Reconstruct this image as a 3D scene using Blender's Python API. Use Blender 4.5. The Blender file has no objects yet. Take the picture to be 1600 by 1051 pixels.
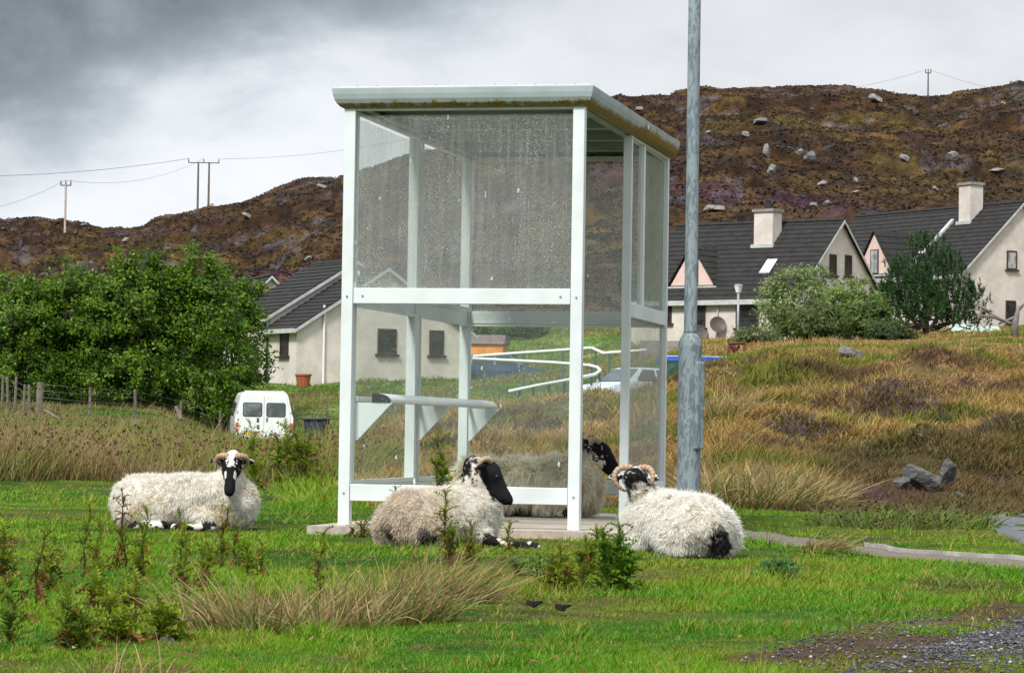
import bpy, math, random
import numpy as np
from mathutils import Vector, Matrix, Euler
R = math.radians
rng = np.random.default_rng(7)
random.seed(7)
C = bpy.context.scene.collection

# ------------------------------------------------------------------ camera
F = 4500.0; PIT = 0.034; ROLL = 0.015; CH = 0.513
sc = bpy.context.scene
cd = bpy.data.cameras.new("camera"); cam = bpy.data.objects.new("camera", cd); C.objects.link(cam)
cd.sensor_fit = 'HORIZONTAL'; cd.sensor_width = 36.0; cd.lens = 36.0 * F / 1600
cd.clip_start = 0.1; cd.clip_end = 20000
_fw = Vector((0, math.cos(PIT), math.sin(PIT))); _rt0 = Vector((1, 0, 0)); _up0 = Vector((0, -math.sin(PIT), math.cos(PIT)))
_c, _s = math.cos(ROLL), math.sin(ROLL)
_rt = _rt0 * _c - _up0 * (-_s) * -1
_rt = _rt0 * _c + _up0 * (_s)
_up = _up0 * _c - _rt0 * _s
cam.matrix_world = Matrix(((_rt.x, _up.x, -_fw.x, 0), (_rt.y, _up.y, -_fw.y, 0), (_rt.z, _up.z, -_fw.z, CH), (0, 0, 0, 1)))
sc.camera = cam

def at(px, py, Y):
    """world point at forward distance Y seen at photograph pixel"""
    d = _fw + _rt * ((px - 800) / F) - _up * ((py - 525.5) / F)
    return Vector((0, 0, CH)) + d * (Y / d.y)

# ------------------------------------------------------------------ world / light
w = bpy.data.worlds.new("World"); sc.world = w; w.use_nodes = True
nt = w.node_tree; nt.nodes.clear()
def N(t, **k):
    n = nt.nodes.new(t)
    for a, b in k.items(): setattr(n, a, b)
    return n
def wm(op, a, b=None, c=None):
    n = N('ShaderNodeMath', operation=op)
    for i, v in enumerate((a, b, c)):
        if v is None: continue
        if isinstance(v, (int, float)): n.inputs[i].default_value = v
        else: nt.links.new(v, n.inputs[i])
    return n.outputs[0]
def ramp(v, a, b, lo=0.0, hi=1.0):
    n = N('ShaderNodeMapRange', interpolation_type='SMOOTHSTEP')
    nt.links.new(v, n.inputs[0]); n.inputs[1].default_value = a; n.inputs[2].default_value = b
    n.inputs[3].default_value = lo; n.inputs[4].default_value = hi
    return n.outputs[0]
SUN_EL, SUN_AZ = R(48), R(208)      # azimuth clockwise from +Y : behind the camera, slightly left
tc = N('ShaderNodeTexCoord'); sep = N('ShaderNodeSeparateXYZ'); nt.links.new(tc.outputs['Generated'], sep.inputs[0])
mp = N('ShaderNodeMapping'); mp.inputs['Scale'].default_value = (1, 1, 1.8); nt.links.new(tc.outputs['Generated'], mp.inputs[0])
n1 = N('ShaderNodeTexNoise'); n1.inputs['Scale'].default_value = 5.5; n1.inputs['Detail'].default_value = 7; n1.inputs['Roughness'].default_value = .55
n2 = N('ShaderNodeTexNoise'); n2.inputs['Scale'].default_value = 15; n2.inputs['Detail'].default_value = 7; n2.inputs['Roughness'].default_value = .6; n2.inputs['Distortion'].default_value = .4
nt.links.new(mp.outputs[0], n1.inputs[0]); nt.links.new(mp.outputs[0], n2.inputs[0])
el = sep.outputs[2]; ax = sep.outputs[0]
a1 = wm('MULTIPLY_ADD', n1.outputs[0], .12, -.06); a2 = wm('MULTIPLY_ADD', n2.outputs[0], .10, -.05)
t = wm('ADD', wm('ADD', el, a1), a2)
# heavy cloud deck over the left, lifting to the right
low = wm('MULTIPLY_ADD', ax, .35, 0)
t2 = wm('SUBTRACT', t, low)
dark = ramp(t2, .112, .182)
dark = wm('MULTIPLY', dark, ramp(ax, -.04, .12, 1.0, .42))
base = wm('MULTIPLY_ADD', n2.outputs[0], .44, .72)            # bright cloud
base = wm('MULTIPLY', base, ramp(ax, -.10, .06, 1.0, .84))
lum = wm('MULTIPLY', base, wm('SUBTRACT', 1.0, wm('MULTIPLY', dark, wm('MULTIPLY_ADD', n2.outputs[0], -.55, 1.0))))
zen = wm('MULTIPLY', ramp(el, .19, .55), wm('MULTIPLY_ADD', n1.outputs[0], .7, .78))   # the deck is thinner and brighter overhead
lum = wm('ADD', wm('MULTIPLY', lum, ramp(el, .19, .5, 1.0, .6)), zen)
cmx = N('ShaderNodeMix', data_type='RGBA'); nt.links.new(dark, cmx.inputs[0])
cmx.inputs[6].default_value = (.955, .985, 1.03, 1); cmx.inputs[7].default_value = (.86, .97, 1.08, 1)
vm = N('ShaderNodeVectorMath', operation='SCALE'); nt.links.new(cmx.outputs[2], vm.inputs[0]); nt.links.new(lum, vm.inputs['Scale'])
bgc = N('ShaderNodeBackground'); nt.links.new(vm.outputs[0], bgc.inputs[0]); bgc.inputs[1].default_value = 0.86
sky = N('ShaderNodeTexSky', sky_type='NISHITA', sun_disc=False); sky.sun_elevation = SUN_EL; sky.sun_rotation = SUN_AZ
bgs = N('ShaderNodeBackground'); nt.links.new(sky.outputs[0], bgs.inputs[0]); bgs.inputs[1].default_value = 0.05
mx = N('ShaderNodeMixShader'); mx.inputs[0].default_value = .93
nt.links.new(bgs.outputs[0], mx.inputs[1]); nt.links.new(bgc.outputs[0], mx.inputs[2])
out = N('ShaderNodeOutputWorld'); nt.links.new(mx.outputs[0], out.inputs[0])
sl = bpy.data.lights.new("sun", 'SUN'); sl.energy = 3.7; sl.angle = R(11); sl.color = (1, .96, .9)
so = bpy.data.objects.new("sun", sl); C.objects.link(so)
sd = Vector((math.sin(SUN_AZ) * math.cos(SUN_EL), math.cos(SUN_AZ) * math.cos(SUN_EL), math.sin(SUN_EL)))
so.rotation_euler = sd.to_track_quat('Z', 'Y').to_euler()
sc.view_settings.view_transform = 'Standard'; sc.view_settings.look = 'None'
sc.view_settings.exposure = 0.34; sc.view_settings.gamma = 1.0; sc.view_settings.use_curve_mapping = False
sc.cycles.max_bounces = 8; sc.cycles.transparent_max_bounces = 24
sc.cycles.diffuse_bounces = 3; sc.cycles.use_denoising = True

# ------------------------------------------------------------------ noise (numpy)
def _h(ix, iy, iz, s):
    with np.errstate(over='ignore'):
        h = (ix.astype(np.uint32) * np.uint32(374761393)) + (iy.astype(np.uint32) * np.uint32(668265263)) + (iz.astype(np.uint32) * np.uint32(2246822519)) + np.uint32(s * 3266489917 & 0xffffffff)
        h = (h ^ (h >> np.uint32(13))) * np.uint32(1274126177)
        h = (h ^ (h >> np.uint32(15))) * np.uint32(2654435761)
        return ((h ^ (h >> np.uint32(16))) & np.uint32(0xffffff)).astype(np.float64) / 16777215.0
def vn(x, y, s=0):
    x = np.asarray(x, float); y = np.asarray(y, float)
    ix = np.floor(x).astype(np.int64); iy = np.floor(y).astype(np.int64); fx = x - ix; fy = y - iy
    fx = fx * fx * (3 - 2 * fx); fy = fy * fy * (3 - 2 * fy); z = np.zeros_like(ix)
    a = _h(ix, iy, z, s); b = _h(ix + 1, iy, z, s); c = _h(ix, iy + 1, z, s); d = _h(ix + 1, iy + 1, z, s)
    return (a * (1 - fx) + b * fx) * (1 - fy) + (c * (1 - fx) + d * fx) * fy
def fbm(x, y, o=4, s=0, g=.5):
    t = 0; a = 1; n = 0
    for k in range(o):
        t = t + a * vn(x * 2 ** k + 17.3 * k, y * 2 ** k - 9.1 * k, s + k); n += a; a *= g
    return t / n
def vn3(p, s=0):
    i = np.floor(p).astype(np.int64); f = p - i; f = f * f * (3 - 2 * f); r = 0
    for dx in (0, 1):
        for dy in (0, 1):
            for dz in (0, 1):
                wgt = (f[:, 0] if dx else 1 - f[:, 0]) * (f[:, 1] if dy else 1 - f[:, 1]) * (f[:, 2] if dz else 1 - f[:, 2])
                r = r + wgt * _h(i[:, 0] + dx, i[:, 1] + dy, i[:, 2] + dz, s)
    return r
def fbm3(p, o=3, s=0):
    t = 0; a = 1; n = 0
    for k in range(o): t = t + a * vn3(p * 2 ** k + 5.7 * k, s + k); n += a; a *= .5
    return t / n
def sst(a, b, x):
    t = np.clip((x - a) / (b - a), 0, 1); return t * t * (3 - 2 * t)
def mixc(a, b, t):
    t = np.asarray(t)[..., None]; return np.asarray(a) * (1 - t) + np.asarray(b) * t

# ------------------------------------------------------------------ materials
def newmat(name):
    m = bpy.data.materials.new(name); m.use_nodes = True; m.node_tree.nodes.clear(); return m
class NT:
    def __init__(s, m): s.t = m.node_tree
    def n(s, t, ins=None, **k):
        n = s.t.nodes.new(t)
        for a, b in k.items(): setattr(n, a, b)
        for a, b in (ins or {}).items():
            if isinstance(b, bpy.types.NodeSocket): s.t.links.new(b, n.inputs[a])
            else: n.inputs[a].default_value = b
        return n
    def noise(s, scale, detail=4, rough=.55, coord=None, dist=0):
        v = coord or s.n('ShaderNodeTexCoord').outputs['Object']
        return s.n('ShaderNodeTexNoise', {'Vector': v, 'Scale': scale, 'Detail': detail, 'Roughness': rough, 'Distortion': dist}).outputs[0]
    def ramp(s, v, a, b, lo=0., hi=1.):
        return s.n('ShaderNodeMapRange', {0: v, 1: a, 2: b, 3: lo, 4: hi}, interpolation_type='SMOOTHSTEP').outputs[0]
    def mix(s, f, a, b, mode='MIX'):
        c = lambda x: x if isinstance(x, bpy.types.NodeSocket) else (tuple(x) + (1,) if len(x) == 3 else x)
        return s.n('ShaderNodeMix', {0: f, 6: c(a), 7: c(b)}, data_type='RGBA', blend_type=mode).outputs[2]
    def math(s, op, a, b=0.): return s.n('ShaderNodeMath', {0: a, 1: b}, operation=op).outputs[0]
    def bump(s, h, st, dist=.01): return s.n('ShaderNodeBump', {'Height': h, 'Strength': st, 'Distance': dist}).outputs[0]
    def pr(s, col, rough=.6, metal=0., nrm=None, spec=.4, **k):
        ins = {'Base Color': col if isinstance(col, bpy.types.NodeSocket) else tuple(col) + (1,), 'Roughness': rough, 'Metallic': metal, 'Specular IOR Level': spec}
        if nrm: ins['Normal'] = nrm
        ins.update(k)
        return s.n('ShaderNodeBsdfPrincipled', ins).outputs[0]
    def out(s, sh): s.n('ShaderNodeOutputMaterial', {'Surface': sh})
def pmat(name, col, rough=.6, var=.18, scale=4., bump=.25, bscale=40., metal=0., attr=False, spec=.35, bd=.01, detail=5):
    m = newmat(name); T = NT(m)
    nz = T.noise(scale, detail)
    c = T.n('ShaderNodeAttribute', attribute_name='Col').outputs[0] if attr else tuple(col) + (1,)
    k = T.ramp(nz, .25, .75, 1 - var, 1 + var)
    c2 = T.n('ShaderNodeVectorMath', {0: c if attr else tuple(col), 'Scale': k}, operation='SCALE').outputs[0]
    nr = T.bump(T.noise(bscale, 4), bump, bd) if bump else None
    T.out(T.pr(c2, rough, metal, nr, spec)); return m
def leafmat(name, trans=.35, rough=.6, spec=.25):
    m = newmat(name); T = NT(m)
    c = T.n('ShaderNodeAttribute', attribute_name='Col').outputs[0]
    a = T.pr(c, rough, spec=spec); b = T.n('ShaderNodeBsdfTranslucent', {'Color': c}).outputs[0]
    T.out(T.n('ShaderNodeMixShader', {0: trans, 1: a, 2: b}).outputs[0]); return m
M = {}
M['blade'] = leafmat('grass_blade', .3)
M['leaf'] = leafmat('leaf', .42, .5, .3)
M['needle'] = leafmat('pine_needle', .15, .6, .2)
M['wool'] = leafmat('wool', .42, .9, .05)
M['hide'] = pmat('hide', (0, 0, 0), .85, .12, 30, .35, 300, attr=True, spec=.12, bd=.004)
M['horn'] = None
def groundmat():
    m = newmat('ground'); T = NT(m)
    c = T.n('ShaderNodeAttribute', attribute_name='Col').outputs[0]
    pos = T.n('ShaderNodeTexCoord').outputs['Object']
    big = T.ramp(T.noise(.22, 9, .72, T.n('ShaderNodeMapping', {'Vector': pos, 'Scale': (1, 1.5, 2.2)}).outputs[0]), .34, .66, .45, 1.45)
    a = T.noise(35, 6, .7, pos); b = T.noise(6, 5, .6, pos); d = T.noise(.9, 6, .75, pos)
    k = T.math('MULTIPLY', T.ramp(a, .3, .7, .62, 1.38), T.ramp(b, .3, .7, .75, 1.25))
    k = T.math('MULTIPLY', T.math('MULTIPLY', k, T.ramp(d, .3, .7, .65, 1.35)), big)
    c2 = T.n('ShaderNodeVectorMath', {0: c, 'Scale': k}, operation='SCALE').outputs[0]
    T.out(T.pr(c2, .95, spec=.1, nrm=T.bump(T.math('ADD', a, b), .5, .02))); return m
M['ground'] = groundmat()
def paintmat():
    # off white powder coat with faint dirt, chips and green film
    m = newmat('shelter_paint'); T = NT(m)
    a = T.noise(3, 6, .6); b = T.noise(45, 5, .7); c = T.noise(140, 3)
    col = T.mix(T.ramp(a, .35, .75), (.655, .70, .70), (.55, .59, .59))
    col = T.mix(T.ramp(b, .66, .74, 0, .7), col, (.22, .25, .18))
    T.out(T.pr(col, .42, nrm=T.bump(c, .05, .002), spec=.45)); return m
M['paint'] = paintmat()
def fasciamat():
    m = newmat('roof_fascia_paint'); T = NT(m)
    tc_ = T.n('ShaderNodeTexCoord').outputs['Object']; sp = T.n('ShaderNodeSeparateXYZ', {0: tc_})
    st = T.n('ShaderNodeMapping', {'Vector': tc_, 'Scale': (26, 26, 2.5)}).outputs[0]
    streak = T.noise(1.0, 5, .7, st); blot = T.noise(5, 5, .65, tc_)
    h = T.ramp(sp.outputs[2], 2.300, 2.385, 1, 0)                  # 1 along the lower lip where algae grow
    right = T.ramp(sp.outputs[0], 1.30, 1.385, 0, 1)
    far = T.ramp(sp.outputs[1], 1.2, 1.75, 0, .30)
    v = T.math('ADD', T.math('MULTIPLY', h, .58), T.math('MULTIPLY', streak, .74))
    v = T.math('ADD', v, T.math('MULTIPLY', right, T.math('ADD', .10, far)))
    v = T.math('ADD', v, T.math('MULTIPLY', T.math('SUBTRACT', blot, .5), .4))
    f = T.ramp(v, .80, .92)
    col = T.mix(T.ramp(blot, .35, .7), (.375, .43, .445), (.32, .375, .385))
    col = T.mix(T.ramp(v, .62, .9, 0, .45), col, (.26, .28, .17))
    col = T.mix(f, col, T.mix(T.ramp(T.noise(60, 3), .4, .6), (.13, .10, .012), (.24, .165, .028)))
    T.out(T.pr(col, .45, nrm=T.bump(f, .3, .003))); return m
M['fascia'] = fasciamat()
M['soffit'] = pmat('soffit_panel', (.24, .27, .23), .6, .25, 2.5, .1, 20)
def glassmat(name, film, spots, tint=(.62, .64, .60), streaks=.5, fines=.75):
    m = newmat(name); T = NT(m)
    tc_ = T.n('ShaderNodeTexCoord').outputs['Object']
    st = T.n('ShaderNodeMapping', {'Vector': tc_, 'Scale': (60, 60, 3)}).outputs[0]
    a = T.noise(1, 4, .6, st); b = T.noise(2.2, 5, .6, tc_); g = T.noise(330, 2, .5, tc_)
    d = T.math('ADD', film * .62, T.math('MULTIPLY', T.math('SUBTRACT', b, .42), film * 1.6))
    d = T.math('ADD', d, T.math('MULTIPLY', T.ramp(a, .45, .75), film * streaks))
    d = T.math('ADD', d, T.math('MULTIPLY', T.ramp(g, .5, .68), film * 1.5))
    vo = T.n('ShaderNodeTexVoronoi', {'Vector': tc_, 'Scale': 42.0, 'Randomness': 1.0})
    dots = T.ramp(vo.outputs['Distance'], .07, .15, 1, 0)
    dots = T.math('MULTIPLY', dots, T.ramp(T.noise(3.5, 3, .6, tc_), .45, .60))
    dr = T.n('ShaderNodeMapping', {'Vector': tc_, 'Scale': (13, 13, 4)}).outputs[0]
    v2 = T.n('ShaderNodeTexVoronoi', {'Vector': dr, 'Scale': 1.0, 'Randomness': 1.0})
    drips = T.math('MULTIPLY', T.ramp(v2.outputs['Distance'], .05, .12, 1, 0), T.ramp(T.noise(30, 3, .6, tc_), .5, .56))
    v3 = T.n('ShaderNodeTexVoronoi', {'Vector': tc_, 'Scale': 120.0, 'Randomness': 1.0})
    fine = T.math('MULTIPLY', T.ramp(v3.outputs['Distance'], .15, .32, fines, 0), T.ramp(T.noise(2.4, 3, .6, tc_), .30, .62))
    s = T.math('MULTIPLY', T.math('MAXIMUM', T.math('MAXIMUM', dots, fine), drips), spots)
    fac = T.math('MINIMUM', T.math('MAXIMUM', T.math('MAXIMUM', d, .012), s), .9)
    col = T.mix(T.ramp(s, .1, .4), T.mix(T.ramp(b, .3, .7), tint, (.45, .47, .42)), (.85, .86, .84))
    dif = T.n('ShaderNodeBsdfDiffuse', {'Color': col}).outputs[0]; trl = T.n('ShaderNodeBsdfTranslucent', {'Color': col}).outputs[0]
    dirt = T.n('ShaderNodeMixShader', {0: .5, 1: dif, 2: trl}).outputs[0]
    tr = T.n('ShaderNodeBsdfTransparent', {'Color': (.965, .98, .97, 1)}).outputs[0]
    gl = T.n('ShaderNodeBsdfGlossy', {'Color': (1, 1, 1, 1), 'Roughness': .03}).outputs[0]
    clear = T.n('ShaderNodeMixShader', {0: .035, 1: tr, 2: gl}).outputs[0]
    T.out(T.n('ShaderNodeMixShader', {0: fac, 1: clear, 2: dirt}).outputs[0]); return m
M['glass_up'] = glassmat('dirty_acrylic', .13, 1., (.66, .67, .67), streaks=1.1)
M['glass_lo'] = glassmat('acrylic', .016, .85, streaks=.25, fines=.22)
M['glass_side'] = glassmat('algae_acrylic', .42, .5, (.40, .42, .32), 1.2)
M['glass_sidelo'] = glassmat('weathered_acrylic', .22, .5, (.50, .48, .42), 1.0)
M['rubber'] = pmat('black_rubber', (.02, .02, .022), .6)
def polemat():
    m = newmat('flaking_pole_paint'); T = NT(m)
    tc_ = T.n('ShaderNodeTexCoord').outputs['Object']
    mp_ = T.n('ShaderNodeMapping', {'Vector': tc_, 'Scale': (1, 1, .30)}).outputs[0]
    a = T.noise(52, 7, .62, mp_, .6); b = T.noise(140, 4, .6, tc_); c = T.noise(8, 4, .5, tc_)
    f = T.ramp(T.math('ADD', a, T.math('MULTIPLY', T.math('SUBTRACT', c, .5), .35)), .50, .545)
    col = T.mix(f, (.205, .25, .27), (.115, .15, .17))
    col = T.mix(T.ramp(b, .64, .72, 0, .8), col, (.50, .52, .50))
    T.out(T.pr(col, .5, nrm=T.bump(f, .35, .003), spec=.4)); return m
M['pole'] = polemat()
M['galv'] = pmat('galvanised_steel', (.30, .33, .34), .55, .25, 6, .1, 60, .3)
def concmat(name, c1, c2, scale=6):
    m = newmat(name); T = NT(m)
    a = T.noise(scale, 7, .65); b = T.noise(90, 5, .7); c = T.noise(1.3, 4)
    col = T.mix(T.ramp(a, .3, .7), c1, c2); col = T.mix(T.ramp(b, .55, .72, 0, .65), col, tuple(x * .35 for x in c2))
    col = T.mix(T.ramp(c, .45, .7, 0, .5), col, tuple(x * .7 for x in c1))
    T.out(T.pr(col, .9, nrm=T.bump(T.math('ADD', a, b), .5, .008), spec=.2)); return m
M['slab'] = concmat('weathered_concrete', (.50, .43, .36), (.34, .28, .22))
M['path'] = concmat('old_path', (.20, .165, .13), (.10, .085, .07), 22)
M['kerb'] = concmat('kerb_concrete', (.32, .30, .27), (.18, .165, .15))
M['tarmac'] = concmat('wet_gravel_tarmac', (.055, .06, .068), (.022, .024, .027), 30)
M['road'] = concmat('pale_tarmac', (.15, .155, .17), (.09, .095, .10))
M['harl'] = concmat('harled_wall', (.66, .60, .54), (.50, .455, .41), 1.2)
M['pink'] = pmat('pink_render', (.64, .47, .42), .8, .08)
M['tile'] = pmat('roof_tile', (.020, .0185, .0175), .9, .35, 3, .4, 10, bd=.03)
M['trim'] = pmat('grey_trim', (.42, .44, .43), .6)
M['white'] = pmat('white_trim', (.70, .71, .70), .5, .05)
M['brownframe'] = pmat('brown_frame', (.045, .027, .02), .5)
M['black'] = pmat('black_plastic', (.02, .022, .025), .5)
M['dishm'] = pmat('dish_brown', (.09, .075, .07), .6)
def paneglass(name, col):
    m = newmat(name); T = NT(m); T.out(T.pr(T.mix(T.ramp(T.noise(1.7, 3), .4, .6), col, tuple(x * .45 for x in col)), .08, spec=.8)); return m
M['pane'] = paneglass('window_glass', (.035, .04, .042))
M['curtain'] = paneglass('window_curtained', (.42, .44, .44))
M['vanwhite'] = pmat('van_paint', (.74, .75, .74), .28, .05, 3, .0, spec=.6)
M['vanglass'] = paneglass('van_glass', (.16, .19, .20))
M['redlamp'] = pmat('lamp_red', (.42, .035, .02), .25)
M['amber'] = pmat('lamp_amber', (.6, .18, .03), .25)
M['yellow'] = pmat('yellow_plate', (.72, .42, .02), .4, .05)
M['tyre'] = pmat('tyre', (.018, .018, .018), .8)
M['bin'] = pmat('bin_plastic', (.025, .045, .062), .5)
M['wood'] = pmat('weathered_timber', (.145, .125, .095), .9, .3, 8, .5, 30)
M['polewood'] = pmat('pole_timber', (.13, .11, .09), .85, .2, 2)
M['polepale'] = pmat('pole_timber_pale', (.42, .36, .28), .85, .2, 2)
M['wire'] = pmat('wire', (.09, .095, .095), .5, metal=.5)
M['bark'] = pmat('bark', (.06, .048, .038), .9, .3, 10, .6, 30)
M['deadbark'] = pmat('dead_bark', (.16, .14, .125), .9, .3, 6, .6, 30)
M['rust'] = pmat('rust', (.11, .03, .022), .8, .3, 12)
M['blue'] = pmat('blue_gunwale', (.015, .07, .42), .4)
M['teal'] = pmat('pale_teal_hull', (.20, .38, .36), .5)
M['carblue'] = pmat('car_paint_blue', (.035, .065, .11), .25, .05, spec=.6)
M['carwhite'] = pmat('car_paint_pale', (.60, .65, .72), .25, .05, spec=.6)
M['orange'] = pmat('orange_tarp', (.75, .27, .03), .6, .25, 2)
M['shedroof'] = pmat('felt_roof', (.17, .13, .12), .8, .2)
M['rail'] = pmat('white_handrail', (.78, .79, .78), .4, .05)
M['railpost'] = pmat('green_rail_post', (.06, .12, .09), .6)
M['tcotta'] = pmat('terracotta', (.33, .09, .04), .7)
M['dung'] = pmat('dung', (.035, .024, .022), .95, .4, 30, .8, 120)
def rockmat(name, a, b):
    m = newmat(name); T = NT(m)
    p = T.n('ShaderNodeTexCoord').outputs['Object']
    st = T.n('ShaderNodeMapping', {'Vector': p, 'Scale': (1, 1, 3.2), 'Rotation': (.4, .2, 0)}).outputs[0]
    x = T.noise(1.6, 8, .65, st); y = T.noise(7, 6, .7, p)
    col = T.mix(T.ramp(x, .35, .65), a, b); col = T.mix(T.ramp(y, .55, .68, 0, .85), col, (.07, .065, .055))
    col = T.mix(T.ramp(T.noise(3, 4, .6, p), .56, .66, 0, .5), col, (.12, .10, .04))
    T.out(T.pr(col, .9, nrm=T.bump(T.math('ADD', x, y), .8, .12), spec=.2)); return m
M['rock'] = rockmat('gneiss', (.18, .17, .165), (.08, .078, .075))
M['rockpale'] = rockmat('gneiss_pale', (.31, .295, .28), (.15, .14, .135))
M['rocknear'] = rockmat('gneiss_bank', (.26, .25, .24), (.13, .125, .12))
def hornmat():
    m = newmat('horn'); T = NT(m)
    c = T.n('ShaderNodeAttribute', attribute_name='Col').outputs[0]
    T.out(T.pr(c, .5, spec=.35)); return m
M['horn'] = hornmat()
M['eye'] = pmat('eye', (.012, .008, .005), .1, spec=.8)
M['poly'] = pmat('pale_green_sheet', (.42, .50, .44), .5, .25, 3)

# ------------------------------------------------------------------ objects
def tag(o, label=None, cat=None, group=None, kind=None):
    if label: o['label'] = label
    if cat: o['category'] = cat
    if group: o['group'] = group
    if kind: o['kind'] = kind
    return o
def empty(name, loc, rz=0., label=None, cat=None, group=None):
    o = bpy.data.objects.new(name, None); C.objects.link(o); o.location = loc; o.rotation_euler = (0, 0, rz); o.empty_display_size = .1
    return tag(o, label, cat, group)
def npmesh(name, V, faces, mat, parent=None, col=None, smooth=False, loc=None):
    """V (n,3); faces list of (m,k) index arrays; col (n,3)"""
    me = bpy.data.meshes.new(name); V = np.ascontiguousarray(V, np.float32)
    me.vertices.add(len(V)); me.vertices.foreach_set('co', V.ravel())
    faces = [np.asarray(f, np.int32) for f in faces if len(f)]
    li = np.concatenate([f.ravel() for f in faces]); tot = np.concatenate([np.full(len(f), f.shape[1], np.int32) for f in faces])
    st = np.concatenate([[0], np.cumsum(tot)[:-1]]).astype(np.int32)
    me.loops.add(len(li)); me.loops.foreach_set('vertex_index', li)
    me.polygons.add(len(tot)); me.polygons.foreach_set('loop_start', st); me.polygons.foreach_set('loop_total', tot)
    if smooth: me.polygons.foreach_set('use_smooth', np.ones(len(tot), bool))
    me.update(calc_edges=True)
    if col is not None:
        a = me.color_attributes.new('Col', 'FLOAT_COLOR', 'POINT'); cc = np.ones((len(V), 4), np.float32); cc[:, :3] = np.clip(col, 0, 1); a.data.foreach_set('color', cc.ravel())
    for m_ in (mat if isinstance(mat, list) else [mat]): me.materials.append(m_)
    o = bpy.data.objects.new(name, me); C.objects.link(o)
    if parent: o.parent = parent
    if loc is not None: o.location = loc
    return o
class MB:
    def __init__(s): s.v = []; s.f = []; s.c = []; s.col = None
    def add(s, vs, fs):
        b = len(s.v); s.v += [tuple(v) for v in vs]; s.f += [tuple(b + i for i in f) for f in fs]
        if s.col is not None: s.c += [s.col] * len(vs)
        return s
    def box(s, c, d, rot=None, bev=0.):
        x, y, z = d[0] / 2, d[1] / 2, d[2] / 2
        P = [Vector(p) for p in ((-x, -y, -z), (x, -y, -z), (x, y, -z), (-x, y, -z), (-x, -y, z), (x, -y, z), (x, y, z), (-x, y, z))]
        if rot is not None: P = [rot @ p for p in P]
        c = Vector(c)
        return s.add([p + c for p in P], [(0, 3, 2, 1), (4, 5, 6, 7), (0, 1, 5, 4), (1, 2, 6, 5), (2, 3, 7, 6), (3, 0, 4, 7)])
    def bx(s, x0, x1, y0, y1, z0, z1): return s.box(((x0 + x1) / 2, (y0 + y1) / 2, (z0 + z1) / 2), (abs(x1 - x0), abs(y1 - y0), abs(z1 - z0)))
    def prism(s, poly, vec):
        """poly: list of 3-D points, extruded along vec"""
        n = len(poly); P = [Vector(p) for p in poly]; Q = [p + Vector(vec) for p in P]
        nrm = Vector((0, 0, 0))
        for i in range(n): nrm += P[i].cross(P[(i + 1) % n])
        flip = nrm.dot(Vector(vec)) > 0
        a = tuple(range(n)); b = tuple(range(n, 2 * n))
        fs = [a[::-1] if flip else a, b if flip else b[::-1]]
        for i in range(n):
            j = (i + 1) % n; q = (i, j, n + j, n + i); fs.append(q if flip else q[::-1])
        return s.add(P + Q, fs)
    def tube(s, path, rad, n=8, cap=True):
        path = [Vector(p) for p in path]; rad = rad if hasattr(rad, '__len__') else [rad] * len(path)
        vs = []; ref = Vector((0, 0, 1)); prev = None
        for i, p in enumerate(path):
            t = (path[min(i + 1, len(path) - 1)] - path[max(i - 1, 0)]).normalized()
            if prev is None:
                a = t.cross(ref if abs(t.z) < .9 else Vector((1, 0, 0))).normalized()
            else: a = (prev - t * prev.dot(t)).normalized()
            prev = a; b = t.cross(a)
            for k in range(n):
                an = 2 * math.pi * k / n; vs.append(p + (a * math.cos(an) + b * math.sin(an)) * rad[i])
        fs = []
        for i in range(len(path) - 1):
            for k in range(n): fs.append((i * n + k, i * n + (k + 1) % n, (i + 1) * n + (k + 1) % n, (i + 1) * n + k))
        if cap: fs += [tuple(range(n))[::-1], tuple((len(path) - 1) * n + k for k in range(n))]
        return s.add(vs, fs)
    def lathe(s, prof, n=16, org=(0, 0, 0)):
        vs = []; o = Vector(org)
        for r, z in prof:
            for k in range(n): a = 2 * math.pi * k / n; vs.append(o + Vector((r * math.cos(a), r * math.sin(a), z)))
        fs = []
        for i in range(len(prof) - 1):
            for k in range(n): fs.append((i * n + k, i * n + (k + 1) % n, (i + 1) * n + (k + 1) % n, (i + 1) * n + k))
        fs += [tuple(range(n))[::-1], tuple((len(prof) - 1) * n + k for k in range(n))]
        return s.add(vs, fs)
    def build(s, name, mat, parent=None, smooth=False, bevel=0., loc=None):
        me = bpy.data.meshes.new(name); me.from_pydata(s.v, [], s.f); me.materials.append(mat)
        if smooth: me.polygons.foreach_set('use_smooth', [True] * len(me.polygons))
        if s.c:
            a = me.color_attributes.new('Col', 'FLOAT_COLOR', 'POINT'); a.data.foreach_set('color', np.array([tuple(c) + (1,) for c in s.c], np.float32).ravel())
        me.update(); o = bpy.data.objects.new(name, me); C.objects.link(o)
        if parent: o.parent = parent
        if loc is not None: o.location = loc
        if bevel:
            b = o.modifiers.new('bevel', 'BEVEL'); b.width = bevel; b.segments = 2; b.limit_method = 'ANGLE'
        return o
def copy_tree(o, parent=None):
    c = o.copy(); C.objects.link(c); c.parent = parent
    for ch in list(o.children): copy_tree(ch, c)
    return c

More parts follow.
